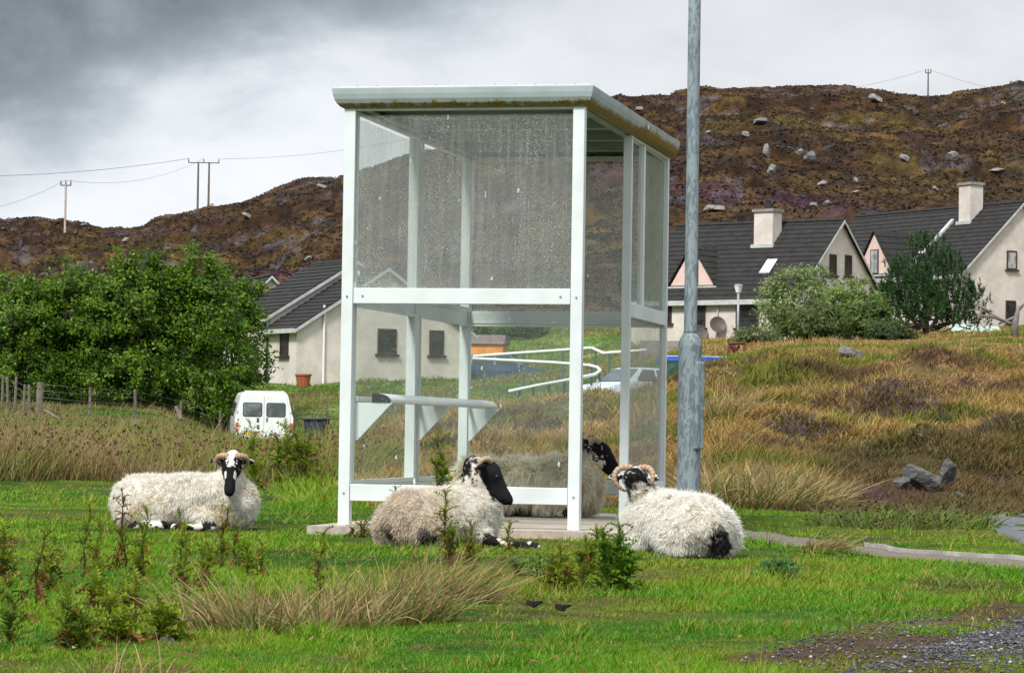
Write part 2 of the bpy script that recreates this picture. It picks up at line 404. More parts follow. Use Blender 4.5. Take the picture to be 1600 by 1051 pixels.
# ------------------------------------------------------------------ terrain
SKYL = [(-300, 340), (0, 350), (60, 345), (100, 351), (160, 357), (215, 358), (245, 338), (300, 332), (345, 326), (400, 308), (460, 292), (535, 275), (600, 250), (700, 232), (800, 200), (955, 153), (1040, 148), (1100, 143), (1250, 140), (1340, 141), (1400, 146), (1470, 152), (1530, 140), (1600, 136), (1900, 120)]
def zof(px, py, d): return at(px, py, d).z
COLS = {}
def addcol(px, kn): COLS[px] = kn
G0 = -.04
addcol(-300, [(0, G0), (45, G0), (60, .25), (75, .6), (90, .9), (115, 2.4), (150, 4.5), (200, 8)])
addcol(0, [(0, G0), (45, G0), (60, .25), (75, .62), (90, .9), (115, 2.4), (150, 4.5), (200, 8)])
addcol(250, [(0, G0), (45, G0), (60, .15), (75, .5), (90, .8), (115, 2.4), (150, 4.5), (200, 8)])
addcol(350, [(0, G0), (45, G0), (70, -.1), (90, -.12), (98, .2), (113, 2.35), (150, 4.5), (200, 8)])
addcol(500, [(0, G0), (45, G0), (70, -.1), (90, -.14), (98, .3), (112, 2.4), (150, 4.8), (200, 9)])
addcol(620, [(0, G0), (26, G0), (42, .25), (55, .5), (70, .5), (90, .3), (112, 2.4), (150, 5.2), (200, 10)])
addcol(740, [(0, G0), (25, G0), (38, .5), (50, .95), (62, .85), (85, 1.0), (95, 1.7), (105, 2.4), (122, 2.7), (140, 5.9), (200, 12)])
addcol(900, [(0, G0), (24, G0), (36, .50), (50, 1.06), (60, .80), (85, .85), (97, 1.3), (105, 2.7), (122, 3.3), (140, 6.1), (200, 14)])
addcol(1000, [(0, G0), (23, G0), (34, .50), (48, 1.18), (60, .80), (85, .95), (97, 1.4), (106, 3.0), (122, 4.3), (150, 6.5), (200, 15)])
addcol(1100, [(0, G0), (23, G0), (30, .30), (45, 1.55), (60, 1.6), (85, 2.6), (110, 4.2), (125, 4.35), (150, 6.5), (200, 15)])
addcol(1220, [(0, G0), (24, G0), (29, .35), (37, .92), (49, 1.85), (62, 1.6), (85, 3.2), (110, 4.2), (125, 4.4), (150, 7), (200, 15)])
addcol(1400, [(0, G0), (25, G0), (27.5, .33), (36, .95), (50, 1.88), (62, 1.6), (85, 3.2), (110, 4.3), (130, 4.8), (150, 7), (200, 14)])
addcol(1600, [(0, G0), (26, G0), (28, .35), (36, .92), (50, 1.88), (62, 1.6), (85, 3.4), (110, 4.6), (135, 5.6), (150, 7), (200, 13)])
addcol(1900, [(0, G0), (26, G0), (28, .35), (36, .92), (50, 1.88), (62, 1.6), (85, 3.4), (110, 4.6), (135, 5.6), (150, 7), (200, 13)])
_cx = np.array(sorted(COLS)); DG = np.concatenate([np.arange(0, 60, .5), np.arange(60, 250, 2), np.arange(250, 640, 5), [700, 900, 1500, 4000]])
_tab = []
for px in _cx:
    kn = list(COLS[px]); d0, z0 = kn[-1]
    sx = [a for a, b in SKYL]; sy = [b for a, b in SKYL]
    zs = zof(px, float(np.interp(px, sx, sy)), 430)
    for fr in (.2, .4, .6, .8, 1.0):
        dd = d0 + (430 - d0) * fr; e = fr ** 1.02
        kn.append((dd, z0 + (zs - z0) * (e * .86 + .14 * math.sin(fr * math.pi / 2))))
    kn += [(480, zs - 3), (560, zs - 12), (900, zs - 30), (4000, zs - 60)]
    z = np.interp(DG, [k[0] for k in kn], [k[1] for k in kn]); _tab.append(z)
_tab = np.array(_tab)
_k = np.exp(-np.linspace(-2, 2, 9) ** 2); _k /= _k.sum()
_t2 = np.array([np.convolve(np.pad(r, 4, mode='edge'), _k, 'valid') for r in _tab]); _w = sst(24, 34, DG)
_tab = _tab * (1 - _w) + _t2 * _w
# resample columns finely and smooth across
_fx = np.arange(-300, 1901, 20.); _ft = np.array([np.interp(_fx, _cx, _tab[:, j]) for j in range(len(DG))]).T
_k = np.exp(-np.linspace(-1.6, 1.6, 5) ** 2); _k /= _k.sum()
_ft = np.array([np.convolve(np.pad(_ft[:, j], 2, mode='edge'), _k, 'valid') for j in range(len(DG))]).T
# skyline keeps its detail
_skz = np.array([zof(p, float(np.interp(p, [a for a, b in SKYL], [b for a, b in SKYL])), 430) for p in _fx])
def pxof(x, y):
    y = np.maximum(y, .5); return 800 + F * np.asarray(x) / y
def gz(x, y, detail=True):
    x = np.asarray(x, float); y = np.asarray(y, float)
    d = np.hypot(x, y); px = np.clip(np.where(y > 0, pxof(x, y), np.where(x < 0, -300, 1900)), -300, 1899)
    yy = np.where(y > 0, np.minimum(d, 3999), 1.0)
    ci = (px + 300) / 20; i = np.floor(ci).astype(int); i = np.clip(i, 0, len(_fx) - 2); f = ci - i
    j = np.clip(np.searchsorted(DG, yy, 'right') - 1, 0, len(DG) - 2); g = (yy - DG[j]) / (DG[j + 1] - DG[j])
    z = (_ft[i, j] * (1 - g) + _ft[i, j + 1] * g) * (1 - f) + (_ft[i + 1, j] * (1 - g) + _ft[i + 1, j + 1] * g) * f
    skz = np.interp(px, _fx, _skz); si = _ft[i, np.searchsorted(DG, 430)] * (1 - f) + _ft[i + 1, np.searchsorted(DG, 430)] * f
    z = z + (skz - si) * sst(330, 430, yy)
    if detail:
        wn = sst(15, 19, d)
        z = z + (fbm(x * 2.1, y * 2.1, 4, 3) - .5) * .035 * (1 - .9 * slabmask(x, y))
        rough = sst(24, 30, d) * (1 - .9 * sst(-60, -20, -d) * 0)
        leftflat = sst(620, 520, px) * sst(90, 70, d)
        z = z + (fbm(x * .9, y * .9, 4, 11) - .5) * .75 * rough * (1 - .8 * leftflat) * (1 - .7 * sst(60, 90, d))
        z = z + (fbm(x * .35, y * .35, 3, 21) - .5) * .75 * sst(26, 36, d) * (1 - leftflat) * (1 - .6 * sst(55, 70, d))
        h = sst(150, 230, d) * (1 - .55 * sst(360, 425, d))
        rid = 1 - np.abs(2 * fbm(x * .035 + .6 * vn(x * .02, y * .02, 5), y * .05, 4, 31) - 1)
        z = z + (rid - .7) * 2.4 * h + (fbm(x * .16, y * .2, 5, 41, .5) - .5) * 2.4 * h
        z = z + (fbm(x * .9, y * 1.1, 3, 51, .6) - .5) * .75 * h - 1.75 * h
        ob = fbm(x * .07, y * .11, 4, 61); z = z + sst(.54, .62, ob) * .9 * h + sst(.64, .70, ob) * 1.0 * h   # rocky steps
    return z
# shelter frame
SO = Vector((-.944, 15.86, 0)); SA = -.214; W_, L_, PW, MY = 1.351, 2.907, .064, 1.50
SX = Vector((math.cos(SA), math.sin(SA), 0)); SY = Vector((-math.sin(SA), math.cos(SA), 0))
def shl(x, y): return (x - SO.x) * SX.x + (y - SO.y) * SX.y, (x - SO.x) * SY.x + (y - SO.y) * SY.y
SLAB = (-.13, 1.75, -.14, 3.55)
def slabmask(x, y):
    u, v = shl(x, y); return ((u > SLAB[0] - .02) & (u < SLAB[1]) & (v > SLAB[2] - .02) & (v < SLAB[3])).astype(float)
def gp(px, py):
    """flat ground point under a pixel"""
    d = (at(px, py, 1.) - Vector((0, 0, CH))); k = (G0 - CH) / d.z; return (d.x * k, d.y * k)
def hit(px, py, d0=5., d1=470.):
    """first terrain point along the ray"""
    ds = np.geomspace(d0, d1, 1800); P = at(px, py, 1.) - Vector((0, 0, CH))
    z = CH + P.z * ds - gz(P.x * ds, ds); k = np.argmax(z < 0)
    if not (z < 0).any(): k = len(ds) - 1
    y = ds[k]; x = P.x * y; return Vector((x, y, float(gz(x, y))))
def inpoly(x, y, poly):
    r = np.zeros(np.shape(x), bool); n = len(poly)
    for i in range(n):
        x1, y1 = poly[i]; x2, y2 = poly[(i + 1) % n]
        c = ((y1 > y) != (y2 > y)) & (x < (x2 - x1) * (y - y1) / (y2 - y1 + 1e-12) + x1); r ^= c
    return r
PATH = [gp(*p) for p in ((1120, 824), (1250, 840), (1350, 856), (1480, 868), (1640, 882), (1760, 892))] + [gp(*p) for p in ((1760, 904), (1640, 892), (1480, 878), (1350, 866), (1250, 853), (1120, 842))]
ROADR = [gp(*p) for p in ((1530, 808), (1600, 803), (1900, 800), (1900, 850), (1650, 862), (1600, 850), (1560, 832))]
TARM = [gp(*p) for p in ((1290, 1068), (1350, 1046), (1420, 1028), (1480, 1008), (1545, 992), (1610, 968), (1750, 930), (2100, 910), (2600, 1100), (2600, 1500), (1200, 1500))]
TARM = [(x, y) for x, y in TARM]
BACK = [gp(*p) for p in ((1380, 1056), (1450, 1030), (1540, 1018), (1600, 1010), (1700, 1020), (1700, 1120), (1380, 1120))]
def jit(x, y, a=.12, s=5): return x + (fbm(x * s, y * s, 3, 71) - .5) * a * 2, y + (fbm(x * s, y * s, 3, 81) - .5) * a * 2
def bare(x, y):
    """1 where turf is missing"""
    jx, jy = jit(x, y); m = inpoly(jx, jy, TARM) & ~inpoly(jx, jy, BACK)
    a, b = jit(x, y, .05, 9); m = m | inpoly(a, b, PATH) | inpoly(a, b, ROADR)
    return m | (slabmask(x, y) > 0)
def zones(x, y):
    d = np.hypot(x, y); px = pxof(x, y); a = fbm(x * 1.2, y * 1.2, 4, 91); b = fbm(x * .5 + 9, y * .5, 4, 101); c = fbm(x * 5, y * 5, 3, 111)
    turf = mixc((.045, .125, .003), (.095, .165, .004), sst(.35, .65, a))
    turf = mixc(turf, (.16, .13, .035), sst(.58, .72, c) * .6); turf = mixc(turf, (.13, .12, .02), sst(.55, .68, fbm(x * .8 + 2, y * .55, 4, 95)) * .65)
    # worn strip beside the tarmac
    jx, jy = jit(x, y, .25, 2.2); near = inpoly(jx + .15, jy - .55, TARM) | inpoly(jx - .3, jy - .3, TARM)
    turf = mixc(turf, (.11, .075, .03), near * sst(.35, .6, c + .15))
    moor = mixc((.24, .15, .05), (.12, .10, .025), sst(.35, .65, b)); moor = mixc(moor, (.09, .05, .03), sst(.5, .7, a))
    moor = mixc(moor, (.09, .13, .02), sst(.56, .66, fbm(x * .45, y * .8, 3, 131)) * .7)
    left = sst(600, 520, px)
    t = np.where(px < 560, sst(29, 32, d), sst(22, 25, d))
    col = mixc(turf, moor, t)
    green = mixc((.06, .14, .015), (.13, .15, .03), sst(.4, .6, b))
    g = left * sst(52, 58, d) + sst(70, 85, d) * (1 - left); g = np.clip(g, 0, 1) * sst(220, 150, d) * (1 - .85 * sst(1030, 1100, px))
    col = mixc(col, green, g * .85)
    h = np.where(px < 560, sst(118, 130, d), sst(136, 148, d))
    p = fbm(x * .030 + 3, y * .05, 5, 141, .6); q = fbm(x * .11, y * .16, 5, 151, .6); r = fbm(x * .5, y * .8, 4, 161, .65)
    q2 = fbm(x * .3, y * .5, 4, 171, .6)
    hc = mixc((.070, .036, .014), (.125, .072, .018), sst(.38, .62, q * .55 + q2 * .45)); hc = mixc(hc, (.030, .018, .010), sst(.48, .62, r) * .9)
    hc = mixc(hc, (.085, .036, .052), sst(.56, .66, p * .6 + q2 * .4) * sst(.40, .56, r * .5 + q * .5) * .75); hc = mixc(hc, (.085, .075, .012), sst(.62, .72, 1 - p + (q - .5) * .8) * .3)
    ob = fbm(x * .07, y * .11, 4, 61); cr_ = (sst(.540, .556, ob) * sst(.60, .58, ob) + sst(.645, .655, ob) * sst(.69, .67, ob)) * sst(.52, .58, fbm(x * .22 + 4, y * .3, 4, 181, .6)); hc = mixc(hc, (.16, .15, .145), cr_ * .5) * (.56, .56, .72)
    col = mixc(col, hc, h)
    return col
def dens_cols():
    th = list(np.arctan((np.linspace(-260, 1860, 1060) - 800) / F)); lo, hi = th[0], th[-1]
    a = list(-np.geomspace(math.pi, -lo + .01, 60)); b = list(np.geomspace(hi + .01, math.pi, 60)); return np.array(a[:] + th + b[:-1])
TH = dens_cols()
RW = np.concatenate([np.geomspace(.8, 6, 14), np.geomspace(6, 60, 330)[1:], np.geomspace(60, 190, 120)[1:], np.arange(191, 450, .9), np.geomspace(450, 5500, 26)])
def polar(name, rows, first):
    T_, D_ = np.meshgrid(TH, rows, indexing='ij'); X = D_ * np.sin(T_); Y = D_ * np.cos(T_); nT, nR = X.shape
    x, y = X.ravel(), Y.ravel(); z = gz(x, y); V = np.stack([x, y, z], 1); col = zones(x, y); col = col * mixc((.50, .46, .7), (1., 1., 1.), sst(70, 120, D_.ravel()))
    i = np.arange(nT); j = np.arange(nR - 1); I, J = np.meshgrid(i, j, indexing='ij'); I2 = (I + 1) % nT
    Fq = np.stack([I * nR + J, I * nR + J + 1, I2 * nR + J + 1, I2 * nR + J], -1).reshape(-1, 4)
    fs = [Fq]
    if first:
        V = np.vstack([V, [[0, 0, G0]]]); col = np.vstack([col, col[:1]]); k = len(V) - 1
        fs.append(np.stack([i * nR, (i + 1) % nT * nR, np.full(nT, k)], 1)[:, ::-1] * 1)
    # keep the ground under slab and tarmac from poking through
    s = slabmask(V[:, 0], V[:, 1]); V[:, 2] -= s * .03
    o = npmesh(name, V, fs, M['ground'], col=col, smooth=True); tag(o, kind='structure'); return o
_k0 = int(np.searchsorted(RW, 150))
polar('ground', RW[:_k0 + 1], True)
polar('hills', RW[_k0:], False)

# flat sheets following the ground
def sheet(name, poly, mat, up, step=.06, js=.12, jf=5, region=None, kind='structure', cut=None):
    P = np.array(poly); x0, y0 = P.min(0) - .3; x1, y1 = P.max(0) + .3
    if region: x0, x1, y0, y1 = max(x0, region[0]), min(x1, region[1]), max(y0, region[2]), min(y1, region[3])
    xs = np.arange(x0, x1, step); ys = np.arange(y0, y1, step); X, Y = np.meshgrid(xs, ys, indexing='ij'); jx, jy = jit(X, Y, js, jf)
    ins = inpoly(jx, jy, poly)
    if cut: ins &= ~inpoly(jx, jy, cut)
    V = np.stack([X, Y, gz(X, Y) + up + (fbm(X * 9, Y * 9, 3, 5) - .5) * .012], -1).reshape(-1, 3); nY = len(ys)
    I, J = np.meshgrid(np.arange(len(xs) - 1), np.arange(nY - 1), indexing='ij'); k = ins[:-1, :-1] & ins[1:, 1:] & ins[1:, :-1] & ins[:-1, 1:]
    I, J = I[k], J[k]; Fq = np.stack([I * nY + J, (I + 1) * nY + J, (I + 1) * nY + J + 1, I * nY + J + 1], 1)
    used = np.unique(Fq); rm = np.zeros(len(V), int); rm[used] = np.arange(len(used))
    return tag(npmesh(name, V[used], [rm[Fq]], mat, smooth=True), kind=kind)
sheet('track', TARM, M['tarmac'], .010, step=.03, region=(.2, 5.5, 5.2, 12), cut=BACK)
def strip(name, far, nearl, mat, up=.008, n=90, k=7, amp=.035):
    far = np.array(far); nearl = np.array(nearl); t = np.linspace(0, 1, n)
    def rs(L): s_ = np.linspace(0, 1, len(L)); return np.stack([np.interp(t, s_, L[:, 0]), np.interp(t, s_, L[:, 1])], 1)
    A_, B_ = rs(far), rs(nearl); A_[:, 1] += (fbm(A_[:, 0] * 5, t * 0 + 3, 4, 7) - .5) * amp * 2; B_[:, 1] += (fbm(B_[:, 0] * 5, t * 0 + 9, 4, 8) - .5) * amp * 4
    us = [-.04, 0] + list(np.linspace(0, 1, k)[1:-1]) + [1, 1.04]; P = np.stack([A_ * (1 - u) + B_ * u for u in us], 1); z = gz(P[..., 0], P[..., 1]) + up; z[:, 0] -= .04; z[:, -1] -= .05
    V = np.concatenate([P, z[..., None]], -1).reshape(-1, 3); m_ = len(us); I, J = np.meshgrid(np.arange(n - 1), np.arange(m_ - 1), indexing='ij'); I, J = I.ravel(), J.ravel()
    return tag(npmesh(name, V, [np.stack([I * m_ + J, I * m_ + J + 1, (I + 1) * m_ + J + 1, (I + 1) * m_ + J], 1)[:, ::-1]], mat, smooth=True), kind='structure')
strip('path', PATH[:6], PATH[6:][::-1], M['path'])
_kb = [PATH[i] for i in (2, 3, 4, 5)]; strip('kerb', _kb, [(x - .005, y - .07) for x, y in _kb], M['kerb'], up=.028, amp=.016, k=3)
strip('road', ROADR[:3], [ROADR[6], ROADR[5], ROADR[4], ROADR[3]], M['road'])
def slab():
    m = MB(); a, b, c, d = SLAB
    # weathered front edge: irregular outline
    pts = []; n = 60
    for i in range(n): u = a + (b - a) * i / n; pts.append((u, c + .03 * math.sin(u * 3) + random.uniform(-.012, .012)))
    pts += [(b, c), (b, d), (a + .35, d), (a, d * .3)]
    P = [SO + SX * u + SY * v for u, v in pts]
    m.prism([(p.x, p.y, -.12) for p in P], (0, 0, .12)); o = m.build('slab', M['slab']); tag(o, kind='structure')
slab()

# ------------------------------------------------------------------ bus shelter
sh = empty('bus_shelter', SO, SA, 'small pale green framed bus shelter with dirty clear panels, standing on a concrete slab', 'bus shelter')
def part(mb, name, mat, parent=None, bevel=.003, label=None, smooth=False):
    o = mb.build(name, mat, parent or sh, bevel=bevel, smooth=smooth)
    if label: o['label'] = label
    return o
HT = 2.30
for (x, y, n) in ((0, 0, 1), (W_ - PW, 0, 1), (0, MY - .045, 0), (0, L_ - PW, 0), (W_ - PW, L_ - PW, 0)):
    m = MB()
    if x > 0 and y > 0: m.bx(x + .02, x + PW, y + .02, y + PW, 0, HT)
    elif x == 0 and y == MY - .045: m.bx(x, x + PW, y, y + .04, 0, HT); m.bx(x + .004, x + PW - .010, y + .046, y + .066, 0, HT)
    else: m.bx(x, x + PW, y, y + PW, 0, HT)
    m.bx(x - .003 if x == 0 else x, x + PW + .002, y + .002, y + PW - .004, -.001, .012) if y in (0,) else None
    part(m, 'post', M['paint'])
m = MB(); m.bx(W_ - .052, W_, MY + .008, MY + .045, 0, HT); part(m, 'post', M['paint'])
T0, T1, B0, B1 = 1.221, 1.306, .137, .228
def rails(z0, z1, ins=.004):
    m = MB(); m.bx(PW + .0025, W_ - PW - .0025, ins, PW - .012, z0, z1); part(m, 'rail', M['paint'])
    for (a, b) in ((PW, MY - .047), (MY + .048, L_ - PW)):
        m = MB(); m.bx(ins, PW - .012, a, b, z0, z1); part(m, 'rail', M['paint'])
    m = MB(); m.bx(PW, W_ - PW + .02, L_ - PW + .012, L_ - ins, z0, z1); m.bx(PW, W_ - PW + .02, L_ - PW + .002, L_ - PW + .0115, z0 + .004, z0 + .02); part(m, 'rail', M['paint'])
    m = MB(); m.bx(W_ - PW + .012, W_ - ins, MY + .045, L_ - PW + .02, z0, z1); part(m, 'rail', M['paint'])
rails(T0, T1); rails(B0, B1); rails(HT - .014, HT - .001)
# inner glazing beads
m = MB()
for z0, z1 in ((B1, T0), (T1, HT - .014)):
    for (a, b) in ((PW, MY - .047), (MY + .048, L_ - PW)):
        m.bx(PW - .014, PW + .004, a, b, z1 - .014, z1 - .001); m.bx(PW - .014, PW + .004, a, b, z0 + .001, z0 + .022)
        m.bx(PW - .013, PW + .003, b - .03, b - .001, z0 + .022, z1 - .014); m.bx(PW - .013, PW + .003, a + .001, a + .02, z0 + .022, z1 - .014)
    m.bx(PW, W_ - PW, L_ - PW - .004, L_ - PW + .0015, z1 - .014, z1 - .001)
part(m, 'glazing_bead', M['paint'], bevel=.002)
# side mullion
m = MB(); m.bx(W_ - .045, W_ - .008, MY + .50, MY + .545, T1, HT - .014); part(m, 'mullion', M['white'])
def pane(x0, x1, y0, y1, z0, z1, mat): m = MB(); m.bx(x0, x1, y0, y1, z0, z1); part(m, 'pane', M[mat], bevel=0)
g = .004
pane(PW - .004, W_ - PW + .004, .024, .028, T1 - g, HT - .04, 'glass_up'); pane(PW - .004, W_ - PW + .004, .024, .028, B1 - g, T0 + g, 'glass_lo')
for (a, b) in ((PW, MY - .047), (MY + .048, L_ - PW)):
    pane(.028, .032, a - g, b + g, T1 - g, HT - .04, 'glass_up'); pane(.028, .032, a - g, b + g, B1 - g, T0 + g, 'glass_lo')
pane(PW - .004, W_ - PW + .024, L_ - .030, L_ - .026, T1 - g, HT - .04, 'glass_up'); pane(PW - .004, W_ - PW + .024, L_ - .030, L_ - .026, B1 - g, T0 + g, 'glass_lo')
pane(W_ - .032, W_ - .028, MY + .045, MY + .50, T1 - g, HT - .04, 'glass_up'); pane(W_ - .032, W_ - .028, MY + .545, L_ - PW + .022, T1 - g, HT - .04, 'glass_side')
pane(W_ - .032, W_ - .028, MY + .045, L_ - PW + .022, B1 - g, T0 + g, 'glass_sidelo')
# roof: curved fascia all round, flat deck, soffit panels and purlins
PR = [(.000, 2.296), (.018, 2.305), (.034, 2.322), (.046, 2.345), (.053, 2.372), (.056, 2.398), (.056, 2.404)]
def fascia(cs, name='fascia'):
    """cs: corner list; offsets outward mitred"""
    m = MB(); n = len(PR); vs = []; fs = []
    for (x, y, ox, oy) in cs:
        for (o_, z) in PR: vs.append((x + ox * o_, y + oy * o_, z))
        for (o_, z) in PR[::-1]: vs.append((x + ox * (o_ - .012), y + oy * (o_ - .012), z + (.004 if z > 2.40 else 0)))
    k = 2 * n
    for c in range(len(cs) - 1):
        for i in range(k): j = (i + 1) % k; fs.append((c * k + i, c * k + j, (c + 1) * k + j, (c + 1) * k + i))
    fs.append(tuple(range(k))); fs.append(tuple((len(cs) - 1) * k + i for i in range(k))[::-1]); m.add(vs, fs); return m
roof = MB(); roof.bx(-.05, W_ + .05, -.05, L_ + .05, 2.398, 2.4035)
roof.bx(-.046, W_ + .042, -.048, L_ + .04, 2.4065, 2.412)
ro = roof.build('roof', M['paint'], sh)
a = fascia([(0, -.002, -1, -1), (W_, -.002, 1, -1)]); part(a, 'fascia', M['fascia'], ro, bevel=0, smooth=False)
ym = 1.72
a = fascia([(W_ + .001, -.001, 1, -1), (W_ + .001, ym, 1, 0)]); part(a, 'fascia', M['fascia'], ro, bevel=0)
a = fascia([(W_ + .001, ym + .004, 1, 0), (W_ + .001, L_, 1, 1)]); part(a, 'fascia', M['fascia'], ro, bevel=0)
a = fascia([(W_, L_ + .002, 1, 1), (0, L_ + .002, -1, 1)]); part(a, 'fascia', M['fascia'], ro, bevel=0)
a = fascia([(-.001, L_, -1, 1), (-.001, -.001, -1, -1)]); part(a, 'fascia', M['fascia'], ro, bevel=0)
m = MB(); m.box((W_ + .052, ym + .04, 2.372), (.008, .03, .028)); part(m, 'badge', M['white'], ro, bevel=.001)
m = MB(); m.bx(0.0, W_, 0.0, L_, 2.372, 2.38); part(m, 'soffit', M['soffit'], ro, bevel=0)
for yy in (.62, 1.28, 1.95, 2.6):
    m = MB(); m.bx(.05, W_ - .05, yy, yy + .05, 2.315, 2.371); part(m, 'purlin', M['soffit'], ro)
for xx in (0.03, W_ - .09):
    m = MB(); m.bx(xx, xx + .06, .05, L_ - .05, 2.302, 2.314); part(m, 'purlin', M['soffit'], ro)
m = MB()
for i in range(0): m.lathe([(.006, 2.411), (.006, 2.416), (.003, 2.419)], 8, (-.03 + (W_ + .05) * i / 12.6, -.036, 0))
for i in range(13):
    m = MB(); m.lathe([(.006, 2.411), (.006, 2.416), (.003, 2.419)], 8, (-.03 + (W_ + .05) * i / 12.6, -.036, 0)); part(m, 'rivet', M['galv'], ro, bevel=0)
for (bx_, by_, bz_) in [(PW / 2, -.001, z) for z in (.18, 1.26)] + [(W_ - PW / 2, -.001, z) for z in (.18, 1.26)] + [(x, .003, 1.264) for x in (.12, W_ - .12)]:
    m = MB(); m.tube([(bx_, by_ + .002, bz_), (bx_, by_ - .004, bz_)], .006, 8); part(m, 'bolt', M['galv'], bevel=0)
# perch seat
for yy in (.075, MY - .01, L_ - PW - .012):
    m = MB(); m.prism([(PW, yy, .677), (PW + .215, yy, .677), (PW + .02, yy, .47), (PW, yy, .462)], (0, .006, 0)); part(m, 'bracket', M['paint'], bevel=.001)
seat = MB(); pf = [(.165, .679), (.265, .679), (.272, .686), (.268, .699), (.252, .714), (.228, .724), (.198, .729), (.165, .729)]
seat.prism([(x, .085, z) for x, z in pf], (0, L_ - .2, 0)); so_ = part(seat, 'seat', M['white'], bevel=.001)
m = MB(); m.prism([(x, .07, z) for x, z in pf], (0, .0145, 0)); part(m, 'end_cap', M['rubber'], so_, bevel=.001)
m = MB(); m.bx(PW + .002, PW + .022, .07, L_ - .1, .685, .712); part(m, 'seat_rail', M['paint'])

# ------------------------------------------------------------------ lamp post beside it
p0 = at(1075.5, 770, 16.55); LX, LY = p0.x, p0.y; lz = float(gz(LX, LY)) - .02
lp = empty('lamp_post', (LX, LY, lz), 0, 'tall blue grey metal post with flaking paint standing right of the bus shelter', 'lamp post')
zs_ = at(1076, 530, 16.55).z - lz
m = MB(); m.lathe([(.068, 0), (.068, zs_ - .035), (.064, zs_ - .01), (.052, zs_ + .015), (.041, zs_ + .035)], 24); m.build('base', M['pole'], lp, smooth=False)
m = MB(); m.lathe([(.041, zs_ + .035), (.0375, zs_ + .05), (.036, zs_ + 1.6), (.0355, 5.2)], 20); m.build('pole', M['pole'], lp, smooth=True)
m = MB(); m.tube([(0, 0, 5.19), (0, 0, 5.28), (.1, -.1, 5.36), (.35, -.35, 5.40)], [.034, .034, .03, .028], 12); m.build('arm', M['pole'], lp, smooth=True)
m = MB(); m.box((.5, -.5, 5.41), (.18, .5, .09), Matrix.Rotation(R(45), 3, 'Z')); m.build('lantern', M['galv'], lp, bevel=.02)
m = MB(); m.box((.050, -.052, zs_ - .38), (.062, .034, .50), Matrix.Rotation(R(40), 3, 'Z')); m.build('door', M['pole'], lp, bevel=.008)

# ------------------------------------------------------------------ sheep
def snets(S, org, h):
    ins = S < 0; nx, ny, nz = S.shape
    c = np.zeros((nx - 1, ny - 1, nz - 1, 3)); cnt = np.zeros((nx - 1, ny - 1, nz - 1))
    cor = [(i, j, k) for i in (0, 1) for j in (0, 1) for k in (0, 1)]
    sl_ = lambda a, o: a[o[0]:nx - 1 + o[0], o[1]:ny - 1 + o[1], o[2]:nz - 1 + o[2]]
    for a in cor:
        for ax_ in range(3):
            if a[ax_] == 0:
                b = list(a); b[ax_] = 1; va, vb = sl_(S, a), sl_(S, b); m = (va < 0) != (vb < 0)
                t = np.where(m, va / np.where(m, va - vb, 1), 0)
                for q in range(3): c[..., q] += np.where(m, a[q] + (t if q == ax_ else 0), 0)
                cnt += m
    act = cnt > 0; idx = -np.ones(cnt.shape, int); idx[act] = np.arange(act.sum()); ii = np.argwhere(act)
    V = (c[act] / cnt[act][:, None] + ii) * h + org; Fs = []
    for ax_ in range(3):
        o1, o2 = [(1, 2), (2, 0), (0, 1)][ax_]
        d = [0, 0, 0]; d[ax_] = 1
        A = ins[:nx - d[0], :ny - d[1], :nz - d[2]]; B = ins[d[0]:, d[1]:, d[2]:]; e = np.argwhere(A != B)
        e = e[(e[:, o1] > 0) & (e[:, o2] > 0)]; e = e[(e[:, o1] < S.shape[o1] - 1) & (e[:, o2] < S.shape[o2] - 1)]
        fl = A[tuple(e.T)]; u = np.zeros(3, int); u[o1] = 1; v = np.zeros(3, int); v[o2] = 1
        q = np.stack([idx[tuple((e - u - v).T)], idx[tuple((e - v).T)], idx[tuple(e.T)], idx[tuple((e - u).T)]], 1)
        q[~fl] = q[~fl][:, ::-1]; Fs.append(q)
    return V, np.vstack(Fs)
def rcone(P, a, b, r0, r1):
    a = np.array(a, float); b = np.array(b, float); ab = b - a; t = np.clip(((P - a) @ ab) / (ab @ ab), 0, 1)
    return np.linalg.norm(P - a - t[..., None] * ab, axis=-1) - (r0 + (r1 - r0) * t)
def ellip(P, c, r, rot=None):
    q = P - np.array(c, float)
    if rot is not None: q = q @ np.array(rot.to_matrix())
    r = np.array(r, float); k0 = np.linalg.norm(q / r, axis=-1); k1 = np.linalg.norm(q / (r * r), axis=-1)
    return k0 * (k0 - 1) / np.maximum(k1, 1e-6)
def smin(a, b, k):
    h = np.clip(.5 + .5 * (b - a) / k, 0, 1); return b * (1 - h) + a * h - k * h * (1 - h)
def group(P, prims, k):
    r = None
    for p in prims:
        d = rcone(P, *p[1:]) if p[0] == 'c' else ellip(P, *p[1:]); r = d if r is None else smin(r, d, k)
    return r
